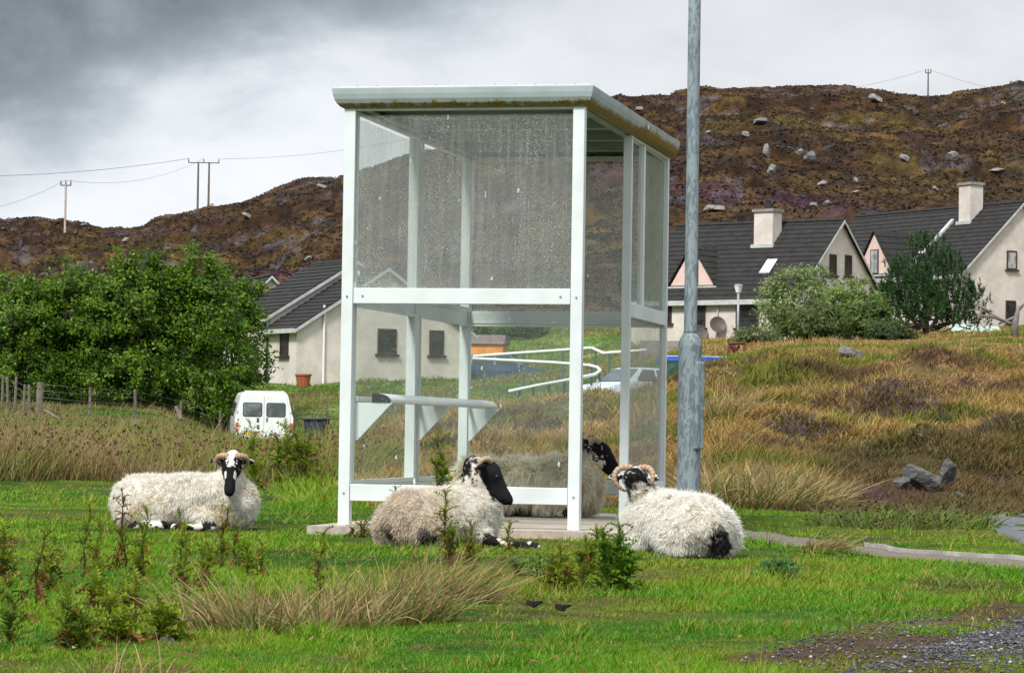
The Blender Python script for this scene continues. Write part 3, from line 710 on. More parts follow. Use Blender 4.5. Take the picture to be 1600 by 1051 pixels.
def blades(P, hgt, wid, ln, bend, col, seg=3, tipcol=None, fdir=None, flat=False):
    """curved ribbons. P (n,3), ln (n,3) initial direction, bend (n,3) added along length"""
    n = len(P); ts = np.linspace(0, 1, seg + 1); side = fdir if fdir is not None else np.cross(ln, rng.normal(size=(n, 3)))
    side = side / np.maximum(np.linalg.norm(side, axis=1, keepdims=True), 1e-6)
    V = []; Cc = []
    for i, t in enumerate(ts):
        c = P + ln * (hgt * t)[:, None] + bend * (hgt * t * t)[:, None]; wd = (wid * (1 - t ** 1.5) * .5)[:, None]
        cc = col if tipcol is None else col * (1 - t) + tipcol * t
        if i < seg: V += [c - side * wd, c + side * wd]; Cc += [cc, cc]
        else: V += [c]; Cc += [cc]
    m = 2 * seg + 1; V = np.stack(V, 1).reshape(-1, 3); Cc = np.stack(Cc, 1).reshape(-1, 3); b = (np.arange(n) * m)[:, None]
    Q = [b + np.array([[2 * i, 2 * i + 1, 2 * i + 3, 2 * i + 2]]) for i in range(seg - 1)]; Tt = b + np.array([[2 * seg - 2, 2 * seg - 1, 2 * seg]])
    return V, (np.vstack(Q) if Q else np.zeros((0, 4), int)), Tt, Cc
class Acc:
    def __init__(s): s.V = []; s.Q = []; s.T = []; s.C = []; s.n = 0
    def add(s, V, Q, T_, Cc):
        s.V.append(V); s.C.append(Cc)
        if len(Q): s.Q.append(Q + s.n)
        if len(T_): s.T.append(T_ + s.n)
        s.n += len(V)
    def build(s, name, mat, parent=None, loc=None):
        f = []
        if s.Q: f.append(np.vstack(s.Q))
        if s.T: f.append(np.vstack(s.T))
        return npmesh(name, np.vstack(s.V), f, mat, parent, np.vstack(s.C), loc=loc)

def make_sheep(name, loc, rz, label, sc_=1., hs=.2, hpos=(.30, 0, .36), hyaw=0., hpitch=-40., hroll=0., neck0=(.25, 0, .2), legs=(), horn=(.17, 250, .3, .055, 60), face=None, fleece=None, wool=None, res=.0075, nst=80000, tail=False, necka=.11, neckb=.052, nape=None, legw=.56):
    root = empty('sheep', loc, rz, label, 'sheep', 'sheep resting around the bus shelter')
    HR = Euler((R(hroll), R(-hpitch), R(hyaw)), 'XYZ').to_matrix(); hR = np.array(HR); HP = np.array(hpos, float)
    s = sc_
    body = [('e', (0, 0, .155), (.33, .165, .150)), ('e', (-.24, 0, .145), (.17, .165, .15)), ('e', (.20, 0, .16), (.17, .155, .155)), ('e', (.30, 0, .15), (.11, .12, .14)),
            ('e', (-.215, .135, .10), (.145, .062, .105)), ('e', (-.215, -.135, .10), (.145, .062, .105)), ('e', (.16, .115, .06), (.10, .06, .07)), ('e', (.16, -.115, .06), (.10, .06, .07))]
    body = [('e', tuple(np.array(c) * s), tuple(np.array(r) * s)) for _, c, r in body]
    nb = HP + hR @ np.array((-.16, 0, -.16)) * hs
    body.append(('c', tuple(np.array(neck0) * s), tuple(nb), necka * s, neckb))
    if tail: body.append(('c', (-.36 * s, 0, .16 * s), (-.43 * s, -.01, .04 * s), .045, .035))
    E = lambda x, y, z: Euler((x, y, z))
    head = [('e', (.10, 0, .01), (.26, .20, .22)), ('c', (.22, 0, .06), (.70, 0, -.09), .17, .115), ('e', (.82, 0, -.14), (.185, .125, .14)), ('c', (.16, 0, -.13), (.74, 0, -.21), .13, .075),
            ('e', (.30, .11, .05), (.12, .08, .09)), ('e', (.30, -.11, .05), (.12, .08, .09))]
    ears = [('e', (-.03, .36, -.04), (.055, .19, .085), E(-.25, 0, .25)), ('e', (-.03, -.36, -.04), (.055, .19, .085), E(.25, 0, -.25))]
    lo = np.array([-.48 * s, -.26 * s, -.02]); hi = np.array([.48 * s, .26 * s, .36 * s])
    for c in ((1.1, 0, -.2), (-.3, 0, .3), (0, .6, 0), (0, -.6, 0)):
        q = HP + hR @ np.array(c) * hs; lo = np.minimum(lo, q - .04); hi = np.maximum(hi, q + .04)
    for L in legs:
        for q in L[:2]: lo = np.minimum(lo, np.array(q) - .05); hi = np.maximum(hi, np.array(q) + .05)
    lo[2] = -.02
    n = np.ceil((hi - lo) / res).astype(int) + 1; G = np.stack(np.meshgrid(*[lo[i] + np.arange(n[i]) * res for i in range(3)], indexing='ij'), -1)
    def fields(P):
        B = group(P, body, .028 * s); Q = ((P - HP) @ hR) / hs
        Hd = smin(group(Q, head, .09), group(Q, ears, .03), .05) * hs
        # mouth groove, nostrils and eye sockets
        Hd = np.maximum(Hd, -(ellip(Q, (.93, 0, -.205), (.14, .2, .012))) * hs)
        for sy in (1, -1):
            Hd = np.maximum(Hd, -(ellip(Q, (.985, .05 * sy, -.11), (.03, .022, .018))) * hs); Hd = np.maximum(Hd, -(ellip(Q, (.34, .195 * sy, .06), (.05, .022, .035))) * hs)
        Lg = group(P, [('c',) + tuple(L[:4]) for L in legs], .012) if legs else Hd + 9
        return B, Hd, Lg, Q
    B, Hd, Lg, Q = fields(G)
    nz = (fbm3(G.reshape(-1, 3) * 14, 2, 5).reshape(B.shape) - .5) * .030 + (fbm3(G.reshape(-1, 3) * 34, 2, 6).reshape(B.shape) - .5) * .016
    S = smin(smin(B + nz, Hd, .02), Lg, .012); S = np.maximum(S, -(G[..., 2] - .0))
    V, Fq = snets(S, lo, res)
    B, Hd, Lg, Q = fields(V); skin = (np.minimum(Hd, Lg) < B + .012)
    nn = np.clip((fbm3(V * 70, 2, 3) - .5) * 1.6 + .5, 0, 1)
    def wfun(V, n, s_):
        c = wool(V, n, s_)
        if nape: q_ = np.linalg.norm(V - (HP + hR @ np.array(nape[1]) * hs), axis=1) + (n - .5) * .07; c = mixc(c, np.where((fbm3(V * 34, 2, 8) > nape[2] + .02)[:, None], (.5, .47, .44), (.014, .012, .013)), sst(nape[0], nape[0] * .7, q_))
        return c
    wc = wfun(V, nn, s); fc = face(Q, nn, V); lc = np.where(((fbm3(V * 22, 2, 9)) > legw)[:, None], (.62, .58, .52), (.012, .011, .012))
    isl = (Lg < Hd) & (Lg < .02)
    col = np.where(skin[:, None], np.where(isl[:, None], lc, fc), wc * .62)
    bo = npmesh('body', V, [Fq], M['hide'], root, col, smooth=True)
    # fleece: combed locks over the wool
    a, b, c_, d_ = V[Fq[:, 0]], V[Fq[:, 1]], V[Fq[:, 2]], V[Fq[:, 3]]; nr = np.cross(c_ - a, d_ - b); ar = np.linalg.norm(nr, axis=1); nr /= np.maximum(ar, 1e-12)[:, None]
    if ((nr * ((a + c_) / 2 - np.array([0, 0, .1]))).sum(1)).mean() < 0: nr = -nr
    wf = ~skin[Fq].any(1); pr_ = ar * wf; pr_ /= pr_.sum(); k = rng.choice(len(Fq), nst, p=pr_)
    u = rng.random((nst, 2)); P = a[k] + (b[k] - a[k]) * u[:, :1] + (d_[k] - a[k]) * u[:, 1:]; nv = nr[k]
    fl = dict(length=.0138, normal=.75, down=.5, back=.25, curl=.5, wid=.0046, clump=42); fl.update(fleece or {})
    down = np.array([0, 0, -1.]) - nv * (-nv[:, 2:3]); back = np.array([-1., 0, 0]) + nv * nv[:, :1]
    cl = np.stack([vn3(P * fl['clump'] + o, 77) for o in (0, 31, 63)], 1) - .5; c2 = np.stack([vn3(P * 9 + o, 78) for o in (0, 31, 63)], 1) - .5
    dr = nv * fl['normal'] + down * fl['down'] + back * fl['back'] + cl * .95 + c2 * .6 + rng.normal(size=(nst, 3)) * .16; dr /= np.linalg.norm(dr, axis=1, keepdims=True)
    bend = down * .5 + rng.normal(size=(nst, 3)) * fl['curl'] + cl * .5
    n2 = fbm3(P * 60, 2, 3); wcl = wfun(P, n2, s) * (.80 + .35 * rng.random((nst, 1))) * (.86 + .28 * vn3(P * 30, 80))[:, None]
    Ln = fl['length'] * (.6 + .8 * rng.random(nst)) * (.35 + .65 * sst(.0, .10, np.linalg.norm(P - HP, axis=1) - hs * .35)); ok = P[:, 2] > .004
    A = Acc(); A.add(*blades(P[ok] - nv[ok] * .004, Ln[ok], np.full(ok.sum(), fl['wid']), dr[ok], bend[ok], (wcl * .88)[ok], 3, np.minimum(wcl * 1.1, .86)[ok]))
    # short hair edge between face and fleece
    A.V[0][:, 2] = np.maximum(A.V[0][:, 2], .002)
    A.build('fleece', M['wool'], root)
    hr_, deg, outw, th, phi = horn; cph, sph = math.cos(R(phi)), math.sin(R(phi))
    for sy in (1, -1):
        m = MB(); path = []; rad = []; K = 40; cs = []
        for i in range(K + 1):
            t = i / K; an = R(deg) * t; rr = hr_ * (1 - .25 * t)
            lp_ = np.array([.02 - rr * math.sin(an) * cph + .10 * sph * t, (.09 + rr * math.sin(an) * sph + outw * t) * sy, .17 + rr * (math.cos(an) - 1) * (.9) + .05 * math.sin(min(an, 3.14))])
            path.append(Vector(HP + hR @ lp_ * hs)); rad.append(hs * (th * (1 - .78 * t) * (1 + .07 * math.sin(i * 2.1))))
        b0 = len(m.v); m.tube(path, rad, 10)
        for i in range(len(path)):
            f_ = .75 + .25 * math.sin(i * 2.1); c0 = np.array((.46, .30, .19)) * (1 - i / K) + np.array((.40, .29, .21)) * i / K; m.c += [tuple(c0 * f_)] * 10
        m.build('horn', M['horn'], root, smooth=True)
        e = MB(); e.lathe([(0.0001, -.9), (.6, -.75), (1, 0), (.6, .75), (0.0001, .9)], 12); q = HP + hR @ np.array((.34, .185 * sy, .06)) * hs
        eo = e.build('eye', M['eye'], root, smooth=True, loc=Vector(q)); eo.scale = (hs * .038,) * 3
    return root
CRM = np.array((.93, .86, .745))
def woolA(V, n, s):
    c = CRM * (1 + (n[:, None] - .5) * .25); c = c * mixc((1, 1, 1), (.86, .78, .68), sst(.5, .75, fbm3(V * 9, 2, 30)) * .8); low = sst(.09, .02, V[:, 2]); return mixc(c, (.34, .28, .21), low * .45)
BK = np.array((.011, .010, .012)); WH = np.array((.70, .66, .60))
def faceA(Q, n, V):
    blaze = (np.abs(Q[:, 1]) <   .075 + .16 * (n - .5) - .10 * (Q[:, 0] - .2)) & (Q[:, 0] < .36) & (Q[:, 2] > .02)
    spots = (np.abs(np.abs(Q[:, 1]) - .115) < .028) & (np.abs(Q[:, 0] - .52) < .075); ear = (np.abs(Q[:, 1]) > .25)
    w = blaze | spots | (Q[:, 0] < -.06) & ~ear; c = np.where(w[:, None], WH, BK * .7); return np.where((ear & (n > .5))[:, None], (.45, .38, .34), c)
def gl(px, py, d):
    p = at(px, py, d); return (p.x, p.y, float(gz(p.x, p.y)))
make_sheep('a', gl(288, 800, 16.0), R(-8), 'cream sheep left of the shelter, black and white face turned to the camera', 1.0,
    hs=.235, hpos=(.285, -.08, .385), hyaw=-82, hpitch=-44, neck0=(.24, -.01, .2), legs=[((.20, -.17, .022), (.06, -.215, .02), .024, .019), ((.06, -.215, .02), (.0, -.215, .018), .020, .022), ((-.12, -.17, .025), (-.24, -.22, .02), .026, .02), ((-.07, -.19, .03), (-.13, -.18, .02), .026, .026)],
    horn=(.26, 190, .12, .085, 72), face=faceA, wool=woolA)
def woolB(V, n, s):
    c = CRM * (1 + (n[:, None] - .5) * .3); rear = sst(.10, -.20, V[:, 0]) * sst(.35, .6, fbm3(V * 7, 2, 31) + .25)
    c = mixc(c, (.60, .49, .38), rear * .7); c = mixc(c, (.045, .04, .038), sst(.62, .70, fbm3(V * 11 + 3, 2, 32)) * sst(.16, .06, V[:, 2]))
    nk = np.linalg.norm((V - np.array((.27, -.03, .30))) * np.array((1, 1, .8)), axis=1); return mixc(c, (.03, .022, .018), sst(.075, .045, nk + (n - .5) * .06))
def faceB(Q, n, V): return np.where(((Q[:, 0] < -.10) & (n > .5))[:, None], (.5, .44, .36), BK)
make_sheep('b', gl(688, 850, 13.95), R(50), 'sheep with all black face and brownish rump lying in front of the shelter', .93,
    hs=.225, hpos=(.205, -.095, .395), hyaw=-52, hpitch=-45, neck0=(.22, -.03, .22), legs=[((.16, -.16, .045), (.20, -.26, .022), .026, .019), ((.20, -.26, .022), (.25, -.35, .018), .019, .02), ((.25, -.35, .018), (.27, -.385, .016), .022, .018)],
    horn=(.24, 200, .08, .080, 40), face=faceB, wool=woolB, necka=.12, neckb=.05, nape=(.085, (-.2, 0, -.25), .8), legw=.72)
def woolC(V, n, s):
    c = CRM * (1.12, 1.05, .92) * (1 + (n[:, None] - .5) * .35); c = mixc(c, (.50, .43, .34), sst(.45, .7, fbm3(V * np.array((18, 18, 4)), 2, 33)) * .45)  # cream lifted and warmed in the colour to offset shade under the roof
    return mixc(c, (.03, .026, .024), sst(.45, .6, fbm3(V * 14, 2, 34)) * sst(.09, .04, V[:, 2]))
def faceC(Q, n, V):
    w = ((Q[:, 0] < .42) & (Q[:, 2] < -.12 + (n - .5) * .35)) | ((Q[:, 0] < -.12) & (n > .45)); return np.where(w[:, None], WH, BK)
cc_ = SO + SX * .62 + SY * 2.50
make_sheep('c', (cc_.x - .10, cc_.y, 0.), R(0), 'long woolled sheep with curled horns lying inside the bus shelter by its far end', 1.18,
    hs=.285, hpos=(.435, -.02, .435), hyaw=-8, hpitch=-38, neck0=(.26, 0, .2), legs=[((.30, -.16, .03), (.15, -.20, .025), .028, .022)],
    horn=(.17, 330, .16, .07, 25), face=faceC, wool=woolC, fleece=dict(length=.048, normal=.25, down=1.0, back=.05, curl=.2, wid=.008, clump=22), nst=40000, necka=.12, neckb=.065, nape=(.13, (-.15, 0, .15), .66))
def woolD(V, n, s):
    c = CRM * 1.07 * (1 + (n[:, None] - .5) * .2)
    for p, r in (((-.05, .06, .30), .016), ((.10, -.02, .32), .008), ((-.17, .10, .27), .009)):
        c = mixc(c, (.10, .08, .08), sst(r, r * .5, np.linalg.norm(V[:, :2] - np.array(p[:2]), axis=1)) * (V[:, 2] > .15))
    tl = np.linalg.norm((V - np.array((-.40, -.01, .07))) * np.array((1, 1.1, .8)), axis=1); return mixc(c, (.018, .018, .02), sst(.082, .050, tl + (n - .5) * .07))
def faceD(Q, n, V):
    w = ((np.abs(Q[:, 1] + .02) < .05) & (n > .40) & (Q[:, 0] < .3)) | ((n > .60) & (Q[:, 0] < .1)); return np.where(w[:, None], (.55, .53, .52), BK)
make_sheep('d', gl(1054, 860, 13.62), R(118), 'white sheep seen from behind, dark tail, lying between shelter and lamp post', .93,
    hs=.235, hpos=(.235, .085, .365), hyaw=-43, hpitch=-24, neck0=(.2, 0, .2), legs=[],
    horn=(.32, 235, .14, .074, 62), face=faceD, wool=woolD, fleece=dict(length=.0155), tail=True, necka=.11, neckb=.050, nape=(.135, (-.1, 0, 0), .60))

# ------------------------------------------------------------------ grass and other ground cover (uncountable)
def flatd(px, py): # vectorised ground distance for pixels on the flat
    yh = 678.5 + (px - 800) * ROLL; return (CH - G0) * F / (py - yh)
def unit(v): return v / np.maximum(np.linalg.norm(v, axis=1, keepdims=True), 1e-9)
def field(name, x, y, h, wd, col, tip, lean=.35, wind=(.15, 0, 0), bend=.5, seg=2, kind='stuff', sink=.008, label=None, cat=None, extra=None):
    n = len(x); P = np.stack([x, y, gz(x, y) - sink], 1)
    ln = unit(np.stack([rng.normal(size=n) * lean + wind[0], rng.normal(size=n) * lean, np.ones(n)], 1))
    bd = np.stack([ln[:, 0], ln[:, 1], -np.abs(rng.normal(size=n)) * .3], 1) * bend + rng.normal(size=(n, 3)) * .08
    side = np.stack([np.ones(n), rng.normal(size=n) * .5, np.zeros(n)], 1)
    A = Acc(); A.add(*blades(P, h, wd, ln, bd, col, seg, tip, fdir=side)); 
    if extra is not None: extra(A, P, ln, bd, h)
    o = A.build(name, M['blade']); return tag(o, label, cat, kind=kind)
def jc(c, n, a=.25): return np.asarray(c) * (1 + (rng.random((n, 1)) - .5) * 2 * a) * (1 + (rng.random((n, 3)) - .5) * .12)
# cropped turf
n = 470000; py = 690 + rng.random(n) ** .9 * 420 + 6; px = rng.uniform(-150, 1760, n); yh = 678.5 + (px - 800) * ROLL; py = np.maximum(py, yh + 72 * (px >= 560) + 68 * (px < 560) + 0)
d = flatd(px, py); d = d * (1 + rng.normal(size=n) * .012); k = d < 34; d, px = d[k], px[k]; x = (px - 800) / F * d; y = d
k = ~bare(x, y); x, y, d = x[k], y[k], d[k]; n = len(x)
col = zones(x, y) * 1.0; pa = fbm(x * 1.7, y * 1.7, 4, 201); pb = fbm(x * 6, y * 6, 3, 211)
straw = rng.random(n) < (.04 + .18 * sst(.55, .7, pb))
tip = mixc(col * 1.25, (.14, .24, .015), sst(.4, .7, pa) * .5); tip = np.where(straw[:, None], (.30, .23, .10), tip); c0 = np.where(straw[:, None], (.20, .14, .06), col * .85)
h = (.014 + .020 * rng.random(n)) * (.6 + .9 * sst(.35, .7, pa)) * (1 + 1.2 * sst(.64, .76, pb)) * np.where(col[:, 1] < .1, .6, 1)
tall = sst(420, 470, 800 + F * x / y) * sst(600, 540, 800 + F * x / y) * sst(18, 22, d); h *= 1 + 3.0 * tall
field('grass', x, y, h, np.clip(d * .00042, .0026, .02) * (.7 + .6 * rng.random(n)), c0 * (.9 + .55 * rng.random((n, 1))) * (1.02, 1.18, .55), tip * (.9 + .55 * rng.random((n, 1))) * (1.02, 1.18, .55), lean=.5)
# rough moor grass on the bank and behind the shelter
n = 430000; px = rng.uniform(545, 1760, n); d = 22 + 42 * rng.random(n) ** .95; x = (px - 800) / F * d; y = d
tu = fbm(x * 1.3, y * 1.3, 3, 221); k = (rng.random(n) < .5 + .9 * sst(.38, .62, tu)) & ~bare(x, y); x, y, d, px, tu = x[k], y[k], d[k], px[k], tu[k]; n = len(x)
col = zones(x, y); hm = fbm(x * .35, y * .6, 3, 231)
gold = mixc((.38, .22, .05), (.54, .38, .13), rng.random(n)); tip = mixc(col * 1.3, gold, sst(.24, .50, hm + (rng.random(n) - .5) * .3)); tip = mixc(tip, (.17, .20, .02), sst(.46, .57, fbm(x * .45, y * .8, 3, 131)) * .85)
drk = sst(1240, 1330, px) * sst(31.5, 28.5, d); tip = mixc(tip, (.07, .045, .022), drk * .7); tip = mixc(tip, (.13, .07, .04), sst(.56, .64, fbm(x * .6 + 5, y * .8, 3, 232)) * .8)
h = (.06 + .09 * rng.random(n)) * (.65 + 1.2 * sst(.4, .65, tu)) * sst(20, 25, d) * (1 - .3 * drk)
field('moor_grass', x, y, h, d * .00038 * (.7 + .8 * rng.random(n)), tip * .5, tip * (.7 + .6 * rng.random((n, 1))), lean=.45, wind=(.25, 0, 0), bend=.7)
# belt of seeding rushes on the left
def heads(A, P, ln, bd, h):
    k = rng.random(len(P)) < .24; p = P[k] + (ln[k] * h[k, None] + bd[k] * h[k, None]) * 1 - (ln[k] + bd[k]) * h[k, None] * .10; m_ = k.sum()
    A.add(*blades(p, np.full(m_, .035), np.full(m_, .030), unit(rng.normal(size=(m_, 3)) + (0, 0, .5)), np.zeros((m_, 3)), jc((.055, .028, .016), m_), 2))
n = 62000; px = rng.uniform(-170, 575, n); d = 27.5 + 24 * rng.random(n) ** 1.3; x = (px - 800) / F * d; y = d
tu = fbm(x * .8, y * .8, 3, 241); edge = 30 + 3 * (fbm(x * .4, y * .1, 2, 242) - .5) * 2; k = (rng.random(n) < .3 + sst(.35, .6, tu)) & (d > edge); x, y, d, tu = x[k], y[k], d[k], tu[k]; n = len(x)
g = sst(.36, .54, fbm(x * .5, y * .7, 3, 251)) * (rng.random(n) < .75)
tip = mixc(jc((.31, .205, .10), n), jc((.19, .24, .03), n), g); 
field('rushes', x, y, (.32 + .34 * rng.random(n) + .30 * (rng.random(n) < .04)) * (.6 + .6 * tu), .012 * (.7 + .6 * rng.random(n)), tip * .6, tip, lean=.30, wind=(.12, 0, 0), bend=.45, seg=3, extra=heads)
n = 60000; px = rng.uniform(-170, 620, n); d = 50 + 62 * rng.random(n); x = (px - 800) / F * d; y = d
pa = fbm(x * .4, y * .5, 3, 261); tip = mixc(jc((.10, .17, .02), n), jc((.24, .19, .07), n), sst(.5, .66, pa)); tip = mixc(tip, (.09, .05, .03), sst(.66, .75, fbm(x * .5, y * .5, 3, 262)))
field('meadow_grass', x, y, .08 + .22 * rng.random(n) * sst(.45, .7, pa) + .04, np.full(n, .030), tip * .7, tip, lean=.5)
n = 150000; px = rng.uniform(560, 1760, n); d = 60 + 78 * rng.random(n); px = np.where((d < 82) & (px < 1040), px + 500, px); x = (px - 800) / F * d; y = d
pa = fbm(x * .3, y * .3, 3, 263); tip = mixc(jc((.13, .20, .03), n), jc((.25, .20, .08), n), sst(.5, .7, pa)); tip = mixc(tip, mixc(jc((.36, .24, .08), n), jc((.15, .18, .02), n), sst(.45, .6, fbm(x * .25, y * .3, 3, 264))), sst(1040, 1110, px))
field('hill_grass', x, y, .10 + .25 * rng.random(n) * sst(.4, .7, pa), np.full(n, .035), tip * .8, tip, lean=.5)
# heather: purple mats on the bank and dark mats along its foot
def mats(spots, n, h0, cA, cB, nm):
    X = []; Y = []; K = []
    for (px_, py_, rx, ry) in spots:
        p = hit(px_, py_, 20, 80); m_ = int(n * rx * ry); a = rng.random(m_) * 6.283; r = rng.random(m_) ** .6; X.append(p.x + np.cos(a) * r * rx); Y.append(p.y + np.sin(a) * r * ry); K.append(1 - r)
    x = np.concatenate(X); y = np.concatenate(Y); e = np.concatenate(K); n = len(x); k = rng.random(n) < .35 + sst(.4, .6, fbm(x * 2, y * 2, 3, 271)); x, y, e = x[k], y[k], e[k]; n = len(x)
    c = mixc(jc(cA, n), jc(cB, n), (rng.random(n) < .6).astype(float)); field(nm, x, y, h0 * (.5 + .7 * rng.random(n)) * (.35 + .9 * np.sqrt(e)), np.full(n, .017), c * .3, c, lean=.55, seg=2)
n = 400000; px = rng.uniform(-150, 1760, n); d = rng.uniform(118, 436, n); x = (px - 800) / F * d; y = d; k = (d > 140) | (px < 540) & (d > 125); x, y, d = x[k], y[k], d[k]; n = len(x)
c = zones(x, y); u_ = fbm(x * .4, y * .6, 3, 281); tip = c * (.65 + .9 * rng.random((n, 1))) * (.7 + .6 * u_[:, None]); hs_ = (.03 + .15 * rng.random(n) ** 2) * sst(100, 260, d) + .06
field('heath', x, y, hs_, hs_ * 1.9, tip * .9, tip * 1.1, lean=.5, bend=.6, label=None)
mats([(1350, 636, 1.0, 1.7), (1300, 645, .7, 1.2), (1420, 655, .8, 1.3), (1480, 660, .9, 1.0), (1250, 655, .5, .8), (1390, 645, .6, .9), (1150, 640, .4, .7), (1560, 668, .7, .8), (730, 650, .5, .8)], 3600, .12, (.17, .085, .15), (.17, .14, .04), 'heather')
mats([(1530, 700, .8, 1.0), (1470, 690, .6, .8), (1590, 720, .8, 1.0), (1400, 700, .8, .9), (1330, 715, .6, .8), (1570, 690, 1.0, 1.2), (800, 675, .6, .9), (690, 690, .6, .9), (1620, 700, .8, 1.2)], 3000, .11, (.075, .055, .022), (.15, .13, .03), 'dark_heather')

# ------------------------------------------------------------------ rush clumps
def rush(px, py, hpx, r, n, label, green=.5, lean=.35, wind=.2, name='rush_clump', grp='rush clumps growing in the turf', wd=None, hd=0., d=None, straw=(.42, .28, .14), ry=None):
    if d is None: d = float(flatd(px, py))
    x0, y0 = (px - 800) / F * d, d; z0 = float(gz(x0, y0)); hm = hpx / F * d
    a = rng.random(n) * 6.283; q = np.sqrt(rng.random(n)); lx, ly = np.cos(a) * q * r, np.sin(a) * q * (ry or r * .7); cid = (vn(lx * 14, ly * 14, int(px)) - .5)
    P = np.stack([lx, ly, gz(x0 + lx, y0 + ly) - z0 - .01], 1)
    ln = unit(np.stack([lx / r * .35 + rng.normal(size=n) * lean + wind + cid * .5, ly / r * .2 + rng.normal(size=n) * lean, np.full(n, 1.)], 1))
    h = hm * (.35 + .75 * rng.random(n)) ; bd = np.stack([rng.normal(size=n) * .25 + wind, rng.normal(size=n) * .25, -np.abs(rng.normal(size=n)) * .35], 1)
    g = (rng.random(n) < green)[:, None]; c0 = np.where(g, jc((.08, .13, .02), n), jc((.20, .13, .05), n)); c1 = np.where(g & (rng.random(n) < .6)[:, None], jc((.17, .22, .04), n), jc(np.array(straw) * 1.05, n, .6))
    A = Acc(); A.add(*blades(P, h, np.full(n, wd or max(.0048, d * .0005)), ln, bd, c0, 4, c1))
    if hd:
        k = rng.random(n) < hd; p = P[k] + (ln[k] + bd[k] * .8) * h[k, None] * .88; m_ = k.sum(); s_ = d * .0011
        A.add(*blades(p, np.full(m_, s_), np.full(m_, s_), unit(rng.normal(size=(m_, 3))), np.zeros((m_, 3)), jc((.04, .022, .014), m_), 2))
    o = A.build(name, M['blade'], loc=(x0, y0, z0)); tag(o, label, 'rush clump', grp); return o
rush(400, 985, 125, .22, 700, 'leftmost clump of green rushes with pale tips in the near turf', .60, wind=-.12)
rush(505, 978, 112, .20, 400, 'thin middle clump of straw coloured rushes in the near turf', .55, wind=0)
rush(610, 966, 125, .20, 700, 'dense clump of rushes leaning right below the black faced sheep', .55, wind=.12)
rush(695, 940, 125, .17, 560, 'rightmost near clump of dry rushes leaning right', .45, wind=.28)
rush(215, 1075, 110, .10, 90, 'sparse pale straw stems at the bottom left edge of the turf', .1, wind=.1)
rush(1165, 792, 95, .55, 1700, 'large tawny rush tussock just right of the lamp post', .50, wind=.05, lean=.42, ry=.9)
rush(1235, 790, 80, .40, 1100, 'tawny rush tussock leaning over the path right of the lamp post', .50, wind=.15, lean=.45, ry=.8)
rush(1415, 822, 60, .60, 1000, 'dark green rush tussock with brown seed heads beside the road', .85, lean=.5, wind=.15, hd=.3, ry=.6, straw=(.14, .12, .05))
rush(1288, 864, 48, .10, 300, 'small rush tuft bending over the kerb of the path', .55, wind=.4)
rush(1495, 915, 40, .16, 260, 'low dark tuft of grass near the right edge', .8, lean=.5, wind=.0, straw=(.2, .2, .05))
rush(1130, 760, 70, .35, 600, 'thin dry rushes directly behind the lamp post', .3, wind=.1, ry=.6)

